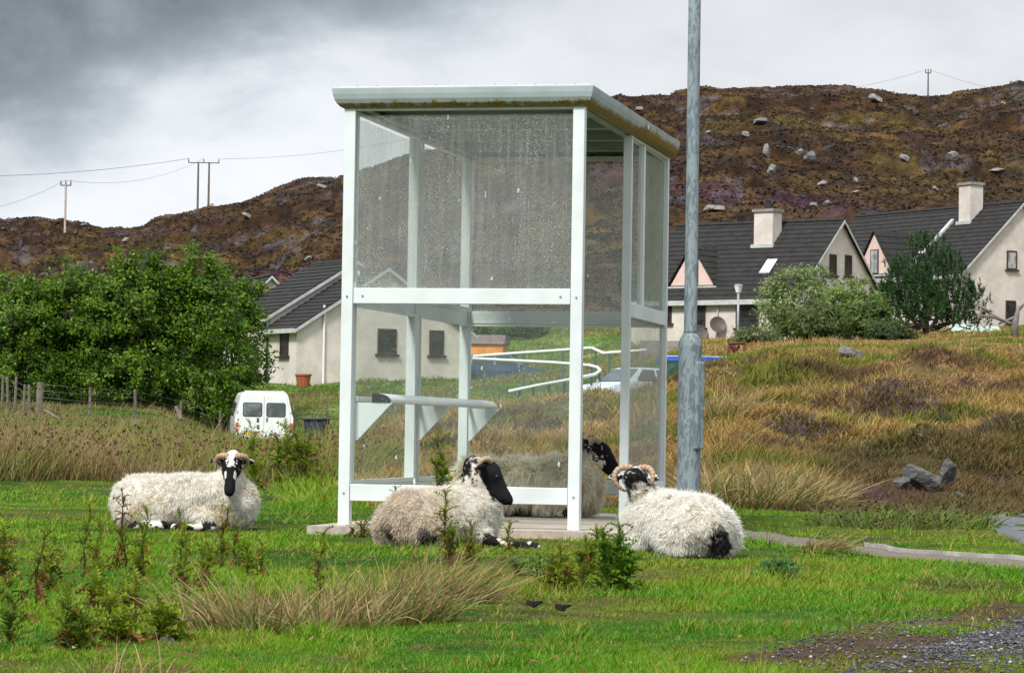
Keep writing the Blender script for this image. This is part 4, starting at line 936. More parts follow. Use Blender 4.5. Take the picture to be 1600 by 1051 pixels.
# ------------------------------------------------------------------ thistles
def leaf_tpl():
    V = [(0, 0, 0)]; Fc = []; K = 5
    mid = [(i / K, 0, .10 * math.sin(i / K * 3.0) - .25 * (i / K) ** 2) for i in range(K + 1)]
    V = [(p[0], 0, p[2]) for p in mid]
    for i in range(K):
        for sg in (1, -1):
            t = (i + .5) / K; w_ = .22 * math.sin(math.pi * min(1, t * .9 + .12)) + .05; b = len(V); V.append(((i + 1.15) / K, sg * w_, mid[i][2] + .07)); V.append((t + .02, sg * .05, mid[i][2])); Fc.append((i, b, b + 1)); Fc.append((i, b, i + 1))
    return np.array(V), np.array(Fc)
LT, LF = leaf_tpl()
def thistle(px, py, hpx, label, stems=1, brown=.2, leaf=.055, spread=.05, nl=34, d=None, cA=(.14, .21, .022), cB=(.25, .33, .05), name='thistle', cat='thistle', bushy=.0, bud=False, grp='thistles growing in the turf'):
    nl = int(nl * .62); bushy *= .5; leaf *= 1.15; cA = tuple(np.array(cA) * (1.2, 1.1, .6)); cB = tuple(np.array(cB) * (1.2, 1.15, .6))
    if d is None: d = float(flatd(px, py))
    x0, y0 = (px - 800) / F * d, d; z0 = float(gz(x0, y0)); H = hpx / F * d; root = empty(name, (x0, y0, z0), 0, label, cat, grp)
    V = []; Fs = []; Cs = []; nb = 0; stems_ = []
    for s in range(stems):
        sm = MB(); sm.col = (0, 0, 0)
        hh = H * (1 if s == 0 else random.uniform(.5, .9)); bx_, by_ = (0, 0) if s == 0 else (random.uniform(-spread, spread), random.uniform(-spread, spread))
        lx, ly = random.uniform(-.12, .12), random.uniform(-.12, .12)
        path = [Vector((bx_ + lx * hh * t + .006 * math.sin(t * 9 + s), by_ + ly * hh * t, hh * t - .02)) for t in np.linspace(0, 1, 7)]
        sm.col = (.13, .055, .03) if random.random() < brown + .15 else (.10, .15, .04); sm.tube(path, [.0045 * (1 - .6 * i / 6) for i in range(7)], 6)
        pts = [(path, hh, 1.)]; stems_.append(sm)
        for b in range(int(3 + bushy * 6)):
            t = random.uniform(.25, .85); i = int(t * 6); a = random.random() * 6.283; L = hh * (.16 + .25 * bushy) * (1.2 - t); dr = Vector((math.cos(a) * .7, math.sin(a) * .7, 1)).normalized()
            q = [path[i] + dr * L * u for u in (0, .5, 1)]; sm.tube(q, [.003, .0022, .0012], 5); pts.append((q, L, .65))
        for (pp, hl, sc_) in pts:
            m_ = int(nl * (1 if sc_ == 1. else .28 + .3 * bushy))
            for j in range(m_):
                t = ((j + random.random()) / m_) ** .85; f = t * (len(pp) - 1); i = min(int(f), len(pp) - 2); p = pp[i].lerp(pp[i + 1], f - i); a = j * 2.4 + random.random()
                L = leaf * (1.1 - .42 * t) * sc_ * random.uniform(.7, 1.25); el = R(random.uniform(12, 68) + 8 * t); 
                dead = random.random() < brown * (1.1 - t * 1.0); el = R(random.uniform(-50, 10)) if dead else el
                X = np.array((math.cos(a) * math.cos(el), math.sin(a) * math.cos(el), math.sin(el))); Yv = np.array((-math.sin(a), math.cos(a), random.uniform(-.4, .4))); Z = np.cross(X, Yv)
                V.append(np.array(p) + (LT[:, :1] * X + LT[:, 1:2] * Yv + LT[:, 2:] * Z) * L); Fs.append(LF + nb); nb += len(LT)
                c = np.array((.24, .095, .035)) * random.uniform(.4, 1.4) if dead else np.array(cA) + (np.array(cB) - cA) * random.random(); Cs.append(np.tile(c * random.uniform(.8, 1.2), (len(LT), 1)))
    npmesh('leaves', np.vstack(V), [np.vstack(Fs)], M['leaf'], root, np.vstack(Cs))
    for sm in stems_: sm.build('stem', M['leaf'], root)
    if bud:
        for s in range(3):
            o = MB(); q = Vector((random.uniform(-.05, .05), random.uniform(-.03, .03), H * (.8 + .1 * s))); o.col = (.07, .12, .04); o.lathe([(.004, 0), (.013, .008), (.012, .02), (.006, .026)], 8, q); o.col = (.38, .10, .48); o.lathe([(.006, .025), (.016, .04), (.012, .042)], 8, q); o.build('flower_head', M['leaf'], root)
thistle(135, 902, 118, 'tall green thistle at the far left, left of the cream sheep', 2, .2, .05, bushy=.3)
thistle(203, 893, 136, 'reddish brown thistle standing in front of the cream sheep rump', 2, .75, .05, cA=(.12, .09, .03), cB=(.14, .17, .05))
thistle(227, 912, 118, 'green thistle right beside the reddish brown one by the cream sheep', 2, .2)
thistle(298, 945, 150, 'tallest thistle below the cream sheep, green with brown base', 2, .45, .05, bushy=.3)
thistle(348, 893, 108, 'thin thistle with reddish top below the cream sheep chest', 2, .5, .045, cB=(.20, .13, .05))
thistle(372, 880, 70, 'low leafy thistle under the chest of the cream sheep', 2, .3, .05)
thistle(60, 955, 130, 'dark stemmed thistle by the left picture edge', 2, .6, .055, spread=.09, cA=(.08, .13, .03))
thistle(25, 1010, 85, 'low dark green thistle in the bottom left corner', 2, .3, .06, spread=.09, bushy=.3, cA=(.07, .15, .04))
thistle(118, 1018, 105, 'bushy thistle near the bottom left corner', 3, .3, .06, spread=.12, bushy=.4, cA=(.08, .16, .04))
thistle(213, 968, 78, 'small green thistle left of the near rushes', 3, .25, .06, spread=.06, bushy=.4)
thistle(152, 955, 80, 'brown withered thistle among the left thistles', 3, .85, .06, spread=.1)
thistle(503, 937, 112, 'slim dark thistle rising from the middle of the near rushes', 1, .35, .05, nl=44, cA=(.09, .15, .03))
thistle(612, 804, 84, 'slim thistle behind the rump of the black faced sheep', 2, .25, .05, d=15.2, bushy=.4)
thistle(690, 822, 165, 'pale green thistle standing at the shelter front panel', 2, .1, .085, d=15.5, cA=(.12, .20, .03), cB=(.22, .30, .05), bushy=.5, nl=40)
thistle(706, 882, 124, 'bright thistle in front of the black faced sheep', 2, .2, .055, bushy=.5, nl=44, cB=(.17, .28, .05))
thistle(743, 893, 84, 'yellowish thistle by the shoulder of the black faced sheep', 2, .5, .05, cB=(.22, .22, .06))
thistle(799, 862, 55, 'short yellow and brown thistle at the foreleg of the black faced sheep', 1, .5, .05, cA=(.16, .18, .03), cB=(.26, .26, .05))
thistle(972, 925, 118, 'broad bright green thistle in front of the white sheep', 4, .08, .06, spread=.07, bushy=1.0, nl=46, cA=(.07, .16, .02), cB=(.14, .27, .04))
thistle(912, 922, 82, 'leafy green thistle below the right shelter post', 4, .25, .05, spread=.10, bushy=.7)
thistle(877, 918, 66, 'reddish brown thistle left of the leafy one below the shelter post', 3, .7, .05, spread=.05, cB=(.16, .14, .05))
thistle(845, 900, 36, 'low grey green thistle rosette below the concrete slab edge', 4, .1, .07, spread=.12, cA=(.09, .17, .06), cB=(.16, .26, .10), nl=24)
thistle(1218, 906, 30, 'curly bluish green thistle rosette alone on the right lawn', 6, .0, .075, spread=.075, bushy=.4, cA=(.05, .14, .07), cB=(.12, .24, .13), nl=36)
thistle(85, 925, 95, 'green thistle between the far left one and the dark stemmed one', 2, .3, .055, bushy=.3)
thistle(178, 1002, 70, 'low green thistle right of the bushy corner thistle', 3, .25, .065, spread=.08, bushy=.5)
thistle(262, 1000, 62, 'low thistle at the left end of the near rushes', 3, .35, .06, spread=.07, bushy=.4)
thistle(322, 918, 92, 'reddish green thistle between the tallest one and the thin one', 2, .5, .05, bushy=.3)
thistle(418, 905, 62, 'small thistle above the leftmost near rushes', 2, .4, .05, bushy=.3)
thistle(935, 905, 88, 'green thistle between the leafy one and the broad bright one', 3, .2, .055, spread=.06, bushy=.6)
thistle(15, 905, 92, 'dark green thistle at the left edge above the corner thistles', 2, .3, .06, bushy=.4)
thistle(458, 775, 95, 'leafy green thistle on the rush edge left of the shelter', 4, .1, .16, spread=.2, d=30, cA=(.12, .20, .02), cB=(.18, .26, .04), bushy=.6)
thistle(404, 800, 108, 'thistle with purple flowers behind the cream sheep head', 2, .2, .12, d=26, bud=True, bushy=.3)
thistle(325, 690, 36, 'tall yellow green weed in the rushes behind the cream sheep', 3, .0, .22, spread=.15, d=45, cA=(.2, .26, .04), cB=(.28, .32, .07), name='tall_weed', cat='weed')
thistle(20, 775, 70, 'green weed in the rushes at the left edge', 3, .1, .14, spread=.3, d=32, bushy=.5)
thistle(572, 838, 34, 'small withered brown thistle at the rump of the black faced sheep', 4, .95, .05, spread=.06)

# ------------------------------------------------------------------ houses
V3 = Vector
def house(name, label, corner, ldir, gdir, z0, ze, half, rise, L, parts=(), over=.18):
    """corner: near front eave corner (x, y). ldir runs along the long front wall, gdir across the gable. local u = along L, v = across, w = up"""
    root = empty(name, (corner[0], corner[1], 0), 0, label, 'house')
    U = V3((ldir[0], ldir[1], 0)).normalized(); Vv = V3((gdir[0], gdir[1], 0)).normalized(); Z = V3((0, 0, 1))
    P = lambda u, v, w: U * u + Vv * v + Z * w
    def obb(m, u0, u1, v0, v1, w0, w1):
        m.add([P(u0, v0, w0), P(u1, v0, w0), P(u1, v1, w0), P(u0, v1, w0), P(u0, v0, w1), P(u1, v0, w1), P(u1, v1, w1), P(u0, v1, w1)], [(0, 3, 2, 1), (4, 5, 6, 7), (0, 1, 5, 4), (1, 2, 6, 5), (2, 3, 7, 6), (3, 0, 4, 7)]); return m
    H = MB(); H.prism([P(0, 0, z0), P(0, 2 * half, z0), P(0, 2 * half, ze), P(0, half, ze + rise), P(0, 0, ze)], U * L); wall = H.build('wall', M['harl'], root)
    # tiled roof: courses laid one over the other
    m = MB(); nC = int(math.hypot(half + over, rise) / .30); sl_ = rise / half
    for sgn in (0, 1):
        for i in range(nC):
            a = i / nC; b = (i + 1.12) / nC
            va, vb = -over + (half + over) * a, -over + (half + over) * min(b, 1.0); wa, wb = ze + sl_ * va, ze + sl_ * vb
            f = (lambda v: v) if sgn == 0 else (lambda v: 2 * half - v)
            P4 = [P(-over, f(va), wa + .03), P(-over, f(va), wa + .10), P(-over, f(vb), wb + .045), P(-over, f(vb), wb + .0)]
            m.prism(P4, U * (L + 2 * over))
    m.prism([P(-over, half - .12, ze + rise + .02), P(-over, half, ze + rise + .14), P(-over, half + .12, ze + rise + .02)], U * (L + 2 * over)); roof = m.build('roof', M['tile'], root)
    m = MB()
    for f in (lambda v: v, lambda v: 2 * half - v):
        va, vb = -over - .02, half
        m.prism([P(-over - .03, f(va), ze + sl_ * va - .11), P(-over - .03, f(va), ze + sl_ * va + .02), P(-over - .03, f(vb), ze + rise + .02), P(-over - .03, f(vb), ze + rise - .11)], U * .028)
    m.build('bargeboard', M['trim'], roof)
    m = MB(); obb(m, -over, L + over, -over - .10, -over + .01, ze - .30 * sl_ - .04, ze - over * sl_ + .06); m.build('gutter', M['trim'], roof)
    def win(plane, c, w, h, wz, curtain=False, split=0.):
        fr = MB(); g_ = MB(); sl2 = MB()
        def q(m_, a0, a1, b0, b1, o0, o1): obb(m_, a0, a1, o0, o1, b0, b1) if plane == 'front' else obb(m_, o0, o1, a0, a1, b0, b1)
        t = .06; q(fr, c - w / 2, c + w / 2, wz, wz + t, -.05, .03); q(fr, c - w / 2, c + w / 2, wz + h - t, wz + h, -.05, .03); q(fr, c - w / 2, c - w / 2 + t, wz + t, wz + h - t, -.05, .03); q(fr, c + w / 2 - t, c + w / 2, wz + t, wz + h - t, -.05, .03)
        if split: x_ = c - w / 2 + w * split; q(fr, x_ - .03, x_ + .03, wz + t, wz + h - t, -.045, .03)
        if h > 1.0: q(fr, c - w / 2 + t, c + w / 2 - t, wz + h * .28, wz + h * .28 + .05, -.045, .03)
        q(g_, c - w / 2 + t, c + w / 2 - t, wz + t, wz + h - t, -.03, -.012); q(sl2, c - w / 2 - .1, c + w / 2 + .1, wz - .08, wz - .002, -.12, .03)
        fo = fr.build('window', M['brownframe'], root); g_.build('glass', M['curtain' if curtain else 'pane'], fo); sl2.build('sill', M['brownframe'], fo)
    for p in parts:
        if p[0] == 'win': win(*p[1:])
        elif p[0] == 'chimney':
            _, u, v, wu, wv, top = p; m = MB(); obb(m, u - wu / 2, u + wu / 2, v - wv / 2, v + wv / 2, ze + rise * min(v, 2 * half - v) / half - .8, top); c = m.build('chimney', M['harl'], roof)
            # parts of the roof stay two levels deep: cap and pots are pieces of their own under the house
            m = MB(); obb(m, u - wu / 2 - .07, u + wu / 2 + .07, v - wv / 2 - .07, v + wv / 2 + .07, top + .002, top + .13); m.build('chimney_cap', M['kerb'], root)
            m = MB(); m.lathe([(.13, top + .13), (.11, top + .45), (.14, top + .5)], 10, P(u, v, 0)); m.build('chimney_pot', M['black'], root)
            m = MB(); obb(m, u - wu / 2 - .1, u + wu / 2 + .1, v - wv / 2 - .12, v - wv / 2 - .003, ze + rise * (v - wv / 2) / half - .02, ze + rise * (v - wv / 2) / half + .14); m.build('flashing', M['trim'], roof)
        elif p[0] == 'dormer':
            _, u, wd, wz, hh, cur = p; vb = (wz - ze) / sl_ - .05   # triangular pink gablet standing on the roof slope
            vt = min((wz + hh - ze) / sl_ + .1, half)
            m = MB(); m.prism([P(u - wd / 2, vb, wz), P(u + wd / 2, vb, wz), P(u, vb, wz + hh)], Vv * .12); d_ = m.build('dormer', M['pink'], root)
            m = MB()
            for sg in (-1, 1):
                n_ = 7
                for i in range(n_):
                    a, b = i / n_, min((i + 1.12) / n_, 1); q0 = P(u + sg * (wd / 2 + .12) * (1 - a), vb - .12, wz - .06 + (hh + .1) * a + .03); q1 = P(u + sg * (wd / 2 + .12) * (1 - b), vb - .12, wz - .06 + (hh + .1) * b)
                    m.prism([q0, q0 + Z * .07, q1 + Z * .05, q1], Vv * (vt - vb + .4))
            m.build('dormer_roof', M['tile'], d_)
            m = MB(); obb(m, u - wd / 2 - .15, u + wd / 2 + .15, vb - .1, vb - .004, wz - .1, wz); m.build('dormer_sill', M['trim'], d_)
            fr = MB(); obb(fr, u - .32, u + .32, vb - .03, vb - .004, wz + .05, wz + 1.25); fo = fr.build('window', M['brownframe'], root)
            m = MB(); obb(m, u - .26, u - .02, vb - .04, vb - .031, wz + .1, wz + 1.2); obb(m, u + .02, u + .26, vb - .04, vb - .031, wz + .1, wz + 1.2); m.build('glass', M['curtain' if cur else 'pane'], fo)
        elif p[0] == 'skylight':
            _, u, v0, v1, wd = p; m = MB(); o = .13
            m.add([P(u - wd / 2, v0, ze + sl_ * v0 + o), P(u + wd / 2, v0, ze + sl_ * v0 + o), P(u + wd / 2, v1, ze + sl_ * v1 + o), P(u - wd / 2, v1, ze + sl_ * v1 + o), P(u - wd / 2, v0, ze + sl_ * v0), P(u + wd / 2, v0, ze + sl_ * v0), P(u + wd / 2, v1, ze + sl_ * v1), P(u - wd / 2, v1, ze + sl_ * v1)], [(0, 1, 2, 3), (0, 4, 5, 1), (1, 5, 6, 2), (2, 6, 7, 3), (3, 7, 4, 0)])
            s_ = m.build('skylight', M['black'], roof)
            m = MB(); e_ = .06; o = .145; m.add([P(u - wd / 2 + e_, v0 + e_, ze + sl_ * (v0 + e_) + o), P(u + wd / 2 - e_, v0 + e_, ze + sl_ * (v0 + e_) + o), P(u + wd / 2 - e_, v1 - e_, ze + sl_ * (v1 - e_) + o), P(u - wd / 2 + e_, v1 - e_, ze + sl_ * (v1 - e_) + o)], [(0, 1, 2, 3)]); m.build('skylight_glass', M['white'], roof)
        elif p[0] == 'pipe':
            _, pl, c, zt, mat_ = p; m = MB(); b = P(c, -.06, 0) if pl == 'front' else P(-.05, c, 0); m.tube([b + Z * z0, b + Z * zt], .045, 8); m.build('downpipe', M[mat_], root)
        elif p[0] == 'dish':
            _, u, wz, r = p; m = MB(); c = P(u, -.35, wz); a = (V3((-c.x, -c.y, 0)) * 0 + V3((.25, -1, .35))).normalized(); T_ = a.orthogonal().normalized(); B_ = a.cross(T_); vs = [c - a * .1]; fs = []
            for k in (1, 2, 3):
                for i in range(16): an = i * math.pi / 8; vs.append(c + (T_ * math.cos(an) + B_ * math.sin(an)) * r * k / 3 + a * (.1 * (k / 3) ** 2 - .1))
            for i in range(16):
                j = (i + 1) % 16; fs.append((0, 1 + i, 1 + j))
                for k in (0, 1): fs.append((1 + k * 16 + i, 17 + k * 16 + i, 17 + k * 16 + j, 1 + k * 16 + j))
            m.add(vs, fs); d_ = m.build('satellite_dish', M['dishm'], root); d_.modifiers.new('thick', 'SOLIDIFY').thickness = .02
            m = MB(); m.tube([c - a * .1, P(u, -.02, wz - .15)], .03, 6); m.tube([c - a * .08 - Z * r * .8, c + a * .4], .015, 5); m.build('dish_arm', M['galv'], d_)
        elif p[0] == 'band':
            _, u, v0, v1, mat_ = p; m = MB(); m.prism([P(u, v0, ze + sl_ * v0), P(u, v0, ze + sl_ * v0 + .22), P(u, v1, ze + sl_ * v1 + .22), P(u, v1, ze + sl_ * v1)], U * .22); m.build('skew', M[mat_], roof)
    return root, P, obb
def pt(px, py, d): p = at(px, py, d); return (p.x, p.y), p.z
# middle house on the right
c1, ze1 = pt(1241, 463, 121.); z1 = 4.2
LD, GD = (-.8, .6), (.6, .8)
def ucoord(px, c, ld, off=0.):   # distance along the front wall seen at px
    k = (px - 800) / F; return (k * c[1] - c[0]) / (ld[0] - k * ld[1])
uu = lambda px: ucoord(px, c1, LD)
zz = lambda px, py: at(px, py, c1[1] + LD[1] * uu(px)).z
def vcoord(px, c, gd): k = (px - 800) / F; return (k * c[1] - c[0]) / (gd[0] - k * gd[1])
vv = lambda px: vcoord(px, c1, GD); zg = lambda px, py: at(px, py, c1[1] + GD[1] * vv(px)).z
house('house', 'cream house with one chimney, pink gablet and two satellite dishes behind the lamp post', c1, LD, GD, z1, ze1, 3.8, 3.45, 8.3, [
    ('win', 'front', uu(1168), 1.15, 1.25, zz(1168, 512)), ('win', 'front', uu(1091), .75, 1.25, zz(1091, 512)), ('win', 'front', uu(1036), .9, 1.1, zz(1036, 505)),
    ('win', 'gable', vv(1300), .55, .9, zg(1300, 430)), ('win', 'gable', vv(1324), .55, .9, zg(1324, 431)),
    ('chimney', uu(1176) + 1.1, 2.9, .95, .75, at(1200, 330, 124.5).z), ('dormer', uu(1083) + .45, 2.3, zz(1083, 446) + .0, 1.75, True), ('skylight', uu(1172) , 1.0, 1.8, .62), ('pipe', 'front', uu(1122), ze1, 'trim'),
    ('dish', uu(1101), zz(1101, 520), .36), ('dish', uu(1129), zz(1129, 507), .36)])
# right hand house
c2, ze2 = pt(1501, 425, 136.); LD2, GD2 = (-.53, .85), (.85, .53)
u2 = lambda px: ucoord(px, c2, LD2); v2 = lambda px: vcoord(px, c2, GD2); zg2 = lambda px, py: at(px, py, c2[1] + GD2[1] * v2(px)).z
house('house', 'larger cream house with tall chimney at the right edge, behind the pine tree', c2, LD2, GD2, 5.0, ze2, 3.8, 3.5, 12.5, [
    ('win', 'gable', v2(1580), .62, .9, zg2(1580, 421), True), ('win', 'gable', v2(1579), .62, 1.15, zg2(1580, 507)), ('chimney', 3.0, 3.2, .85, .8, at(1512, 292, 141).z), ('dormer', 6.5, 2.9, ze2 + .12, 2.1, True), ('skylight', 4.2, .55, 1.25, .6), ('band', 3.9, .3, 2.9, 'trim'), ('pipe', 'gable', .4, ze2, 'white')])
# left house, stepped
c3, ze3 = pt(464, 511, 112.); LD3, GD3 = (-.52, .85), (.85, .52)
u3 = lambda px: ucoord(px, c3, LD3); v3 = lambda px: vcoord(px, c3, GD3); zg3 = lambda px, py: at(px, py, c3[1] + GD3[1] * v3(px)).z; zf3 = lambda px, py: at(px, py, c3[1] + LD3[1] * u3(px)).z
hL, P_, obb_ = house('house', 'cream bungalow gable with two small windows behind the left side of the shelter', c3, LD3, GD3, 1.6, ze3, 3.95, 2.45, 2.6, [
    ('win', 'gable', v3(604), .85, 1.0, zg3(604, 553)), ('win', 'gable', v3(681), .65, 1.0, zg3(681, 555)), ('win', 'front', u3(445), .7, 1.15, zf3(445, 556)), ('pipe', 'gable', v3(505), ze3 + .9, 'white'), ('pipe', 'front', 2.45, ze3, 'black')])
c4 = (c3[0] + LD3[0] * 2.62, c3[1] + LD3[1] * 2.62)
house('house', 'higher half of the stepped bungalow, mostly hidden by the dark green trees', c4, LD3, GD3, 1.8, ze3 + .50, 3.95, 2.35, 3.6, [('win', 'front', 1.0, .7, 1.1, 2.75)])
c5, ze5 = pt(392, 462, 134.)
house('house', 'far cream gable peeping over the leafy trees', c5, (-.3, .95), (.95, .3), 3.0, ze5, .95, .95, 6., [])
tpot = at(474, 586, 111.2); m = MB(); m.lathe([(.22, -.02), (.30, .42), (.33, .42), (.33, .48), (.28, .48), (.27, .40)], 14, (0, 0, 0))
o = m.build('flower_pot', M['tcotta'], loc=(tpot.x, tpot.y, float(gz(tpot.x, tpot.y)) + .02)); tag(o, 'terracotta pot standing against the wall of the left bungalow', 'flower pot')

# ------------------------------------------------------------------ trees and shrubs
def leaves(pts, nrm, size, col, asp=.62, droop=.3):
    n = len(pts); a = unit(nrm + rng.normal(size=(n, 3)) * .55); t = unit(np.cross(a, rng.normal(size=(n, 3)))); b = np.cross(a, t); L = (size * (.65 + .7 * rng.random(n)))[:, None]
    V = np.stack([pts - t * L * .5, pts + b * L * asp * .5, pts + t * L * .55, pts - b * L * asp * .5], 1).reshape(-1, 3)
    Fq = (np.arange(n) * 4)[:, None] + np.array([[0, 1, 2, 3]]); return V, Fq, np.repeat(col, 4, 0)
def tree(name, label, base, H, crown, nleaf, lsize, cA, cB, cat, group=None, tr=.12, bark='bark', clump=.38, branches=9, mat='leaf', cpl=90, asp=.62):
    """crown: list of (dx, dy, z, rx, ry, rz)"""
    root = empty(name, base, 0, label, cat, group); m = MB(); top = Vector((random.uniform(-.2, .2), 0, H * .7)); path = [Vector((0, 0, -.2)).lerp(top, t) + Vector((math.sin(t * 5) * .1, math.cos(t * 4) * .08, 0)) for t in np.linspace(0, 1, 7)]
    m.tube(path, [tr * (1 - .75 * i / 6) for i in range(7)], 8)
    cr = np.array(crown, float); vol = cr[:, 3] * cr[:, 4] * cr[:, 5]; nc = max(6, int(nleaf / cpl)); k = rng.choice(len(cr), nc, p=vol / vol.sum())
    u = unit(rng.normal(size=(nc, 3))); u[:, 2] = np.where(u[:, 2] < -.5, -u[:, 2], u[:, 2]); rr = .45 + .6 * rng.random((nc, 1)) ** .6
    cc = cr[k, :3] + u * cr[k, 3:] * rr; br = (.75 + .5 * rng.random(nc))
    for i in range(branches):
        c = Vector(cc[i]); s_ = path[random.choice((2, 3, 4, 5))]; m.tube([s_, s_.lerp(c, .5) + Vector((0, 0, .12)), c], [tr * .38, tr * .25, tr * .1], 5, cap=False)
    m.build('trunk', M[bark], root, smooth=True)
    kk = rng.integers(0, nc, nleaf); off = rng.normal(size=(nleaf, 3)) * clump * (.6 + .6 * br[kk])[:, None] * .62 * np.array((1, 1, .75)); p = cc[kk] + off
    nrm = unit(off + (cc[kk] - cr[k[kk], :3]) * .6 + np.array((0, 0, .25))); t_ = np.clip((br[kk] - .75) * 1.2 + .15 + rng.normal(size=nleaf) * .25, 0, 1); col = mixc(cA, cB, t_) * (.8 + .4 * rng.random((nleaf, 1)))
    keep = vn3(p * (2.2 if lsize > .1 else 3.) + 50, 88) > .30; p, nrm, col = p[keep], nrm[keep], col[keep]
    V, Fq, cl = leaves(p, nrm, lsize * (.6 + .7 * rng.random(len(p))), col, asp); npmesh('crown', V, [Fq], M[mat], root, cl)
    return root
def gbase(px, d): x = (px - 800) / F * d; return (x, d, float(gz(x, d)))
GA, GB = (.022, .062, .005), (.17, .29, .015)
def ltree(px, py, d, wpx, label, nl, low=.18):
    b = gbase(px, d); H = at(px, py, d).z - b[2]; W = wpx / F * d / 2; r = random.random
    cr = [(0, 0, H * .58, W * .85, W * .8, H * .34), (-W * .5, -.2, H * .36, W * .6, W * .6, H * .28), (W * .5, .2, H * .38, W * .6, W * .6, H * .28), (random.uniform(-.3, .3), 0, H * .76, W * .45, W * .5, H * .20), (0, -.5, H * .20, W * .95, W * .6, H * .17), (0, -.3, H * .07, W * .95, W * .5, H * .10)]
    for i in range(6): a = random.uniform(-1.3, 1.3); cr.append((math.sin(a) * W * .8, random.uniform(-.5, .3), H * (.58 + .36 * math.cos(a)), W * random.uniform(.14, .26), .35, H * random.uniform(.06, .12)))
    tree('leafy_tree', label, b, H, cr, int(nl * 1.9), .115, GA, GB, 'tree', 'leafy trees behind the wire fence', .09, branches=8, cpl=90, clump=.22)
ltree(-70, 440, 98, 190, 'leafy tree cut off by the left picture edge', 9000)
ltree(28, 428, 97, 170, 'leftmost whole leafy tree, lower and darker than its neighbours', 15000)
ltree(112, 414, 98, 170, 'second leafy tree from the left, behind the thick fence post', 15000)
ltree(196, 396, 97, 160, 'third leafy tree from the left with a broad rounded top', 15000)
ltree(258, 404, 98, 140, 'fourth leafy tree from the left, in the middle of the row', 14000)
ltree(312, 386, 98, 150, 'tallest leafy tree, left of the bungalow roof', 16000)
ltree(368, 416, 101, 105, 'rightmost leafy tree, overlapping the bungalow beside the white van', 11000)
# right hand shrubs and pine
SA_, SB_ = (.09, .14, .035), (.36, .42, .18)
def shrub(px, pyt, d, wpx, label, nl, cA, cB, name='shrub', cat='shrub', size=.16, asp=.4):
    b = gbase(px, d); H = max(at(px, pyt, d).z - b[2], .5); W = wpx / F * d / 2
    cr = [(0, 0, H * .45, W, W * .8, H * .45), (-W * .45, 0, H * .6, W * .45, W * .4, H * .36), (W * .4, -.2, H * .5, W * .5, W * .4, H * .4), (random.uniform(-.3, .3), 0, H * .75, W * .4, W * .3, H * .27)]
    cr.append((0, 0, H * .12, W * 1.0, W * .6, H * .16))
    for i in range(7): a = random.uniform(-1.3, 1.3); cr.append((math.sin(a) * W * .85, random.uniform(-.3, .2), H * (.55 + .38 * math.cos(a)), W * .12, .2, H * random.uniform(.08, .16)))
    tree(name, label, b, H, cr, int(nl * 1.3), size * .8, cA, cB, cat, None, .06, branches=8, cpl=60, clump=.2, asp=asp)
shrub(1240, 415, 104, 118, 'silvery green willow bush right of the street lamp', 8000, SA_, SB_)
shrub(1275, 402, 106, 34, 'thin young willow reaching above the bushes before the gable', 1800, (.07, .12, .03), (.18, .24, .08), name='young_tree', cat='tree')
shrub(1322, 440, 105, 125, 'bright green willow bush between the silvery bush and the pine', 8000, (.07, .13, .02), (.25, .34, .07))
shrub(1265, 478, 100, 120, 'dark bush with red berries under the silvery willow', 8000, (.045, .075, .02), (.16, .19, .045))
shrub(1355, 470, 101, 90, 'low dark bush at the left foot of the pine', 6000, (.045, .08, .02), (.15, .22, .05))
shrub(1180, 520, 96, 60, 'small leafy bush beside the rusty frame', 2500, (.07, .11, .03), (.16, .2, .07))
shrub(792, 498, 134, 130, 'green bush behind the orange shed', 5000, (.07, .13, .02), (.14, .22, .04), size=.24, asp=.3)
shrub(1390, 520, 99, 70, 'dark low bush right under the pine', 3500, (.03, .055, .015), (.08, .12, .03))
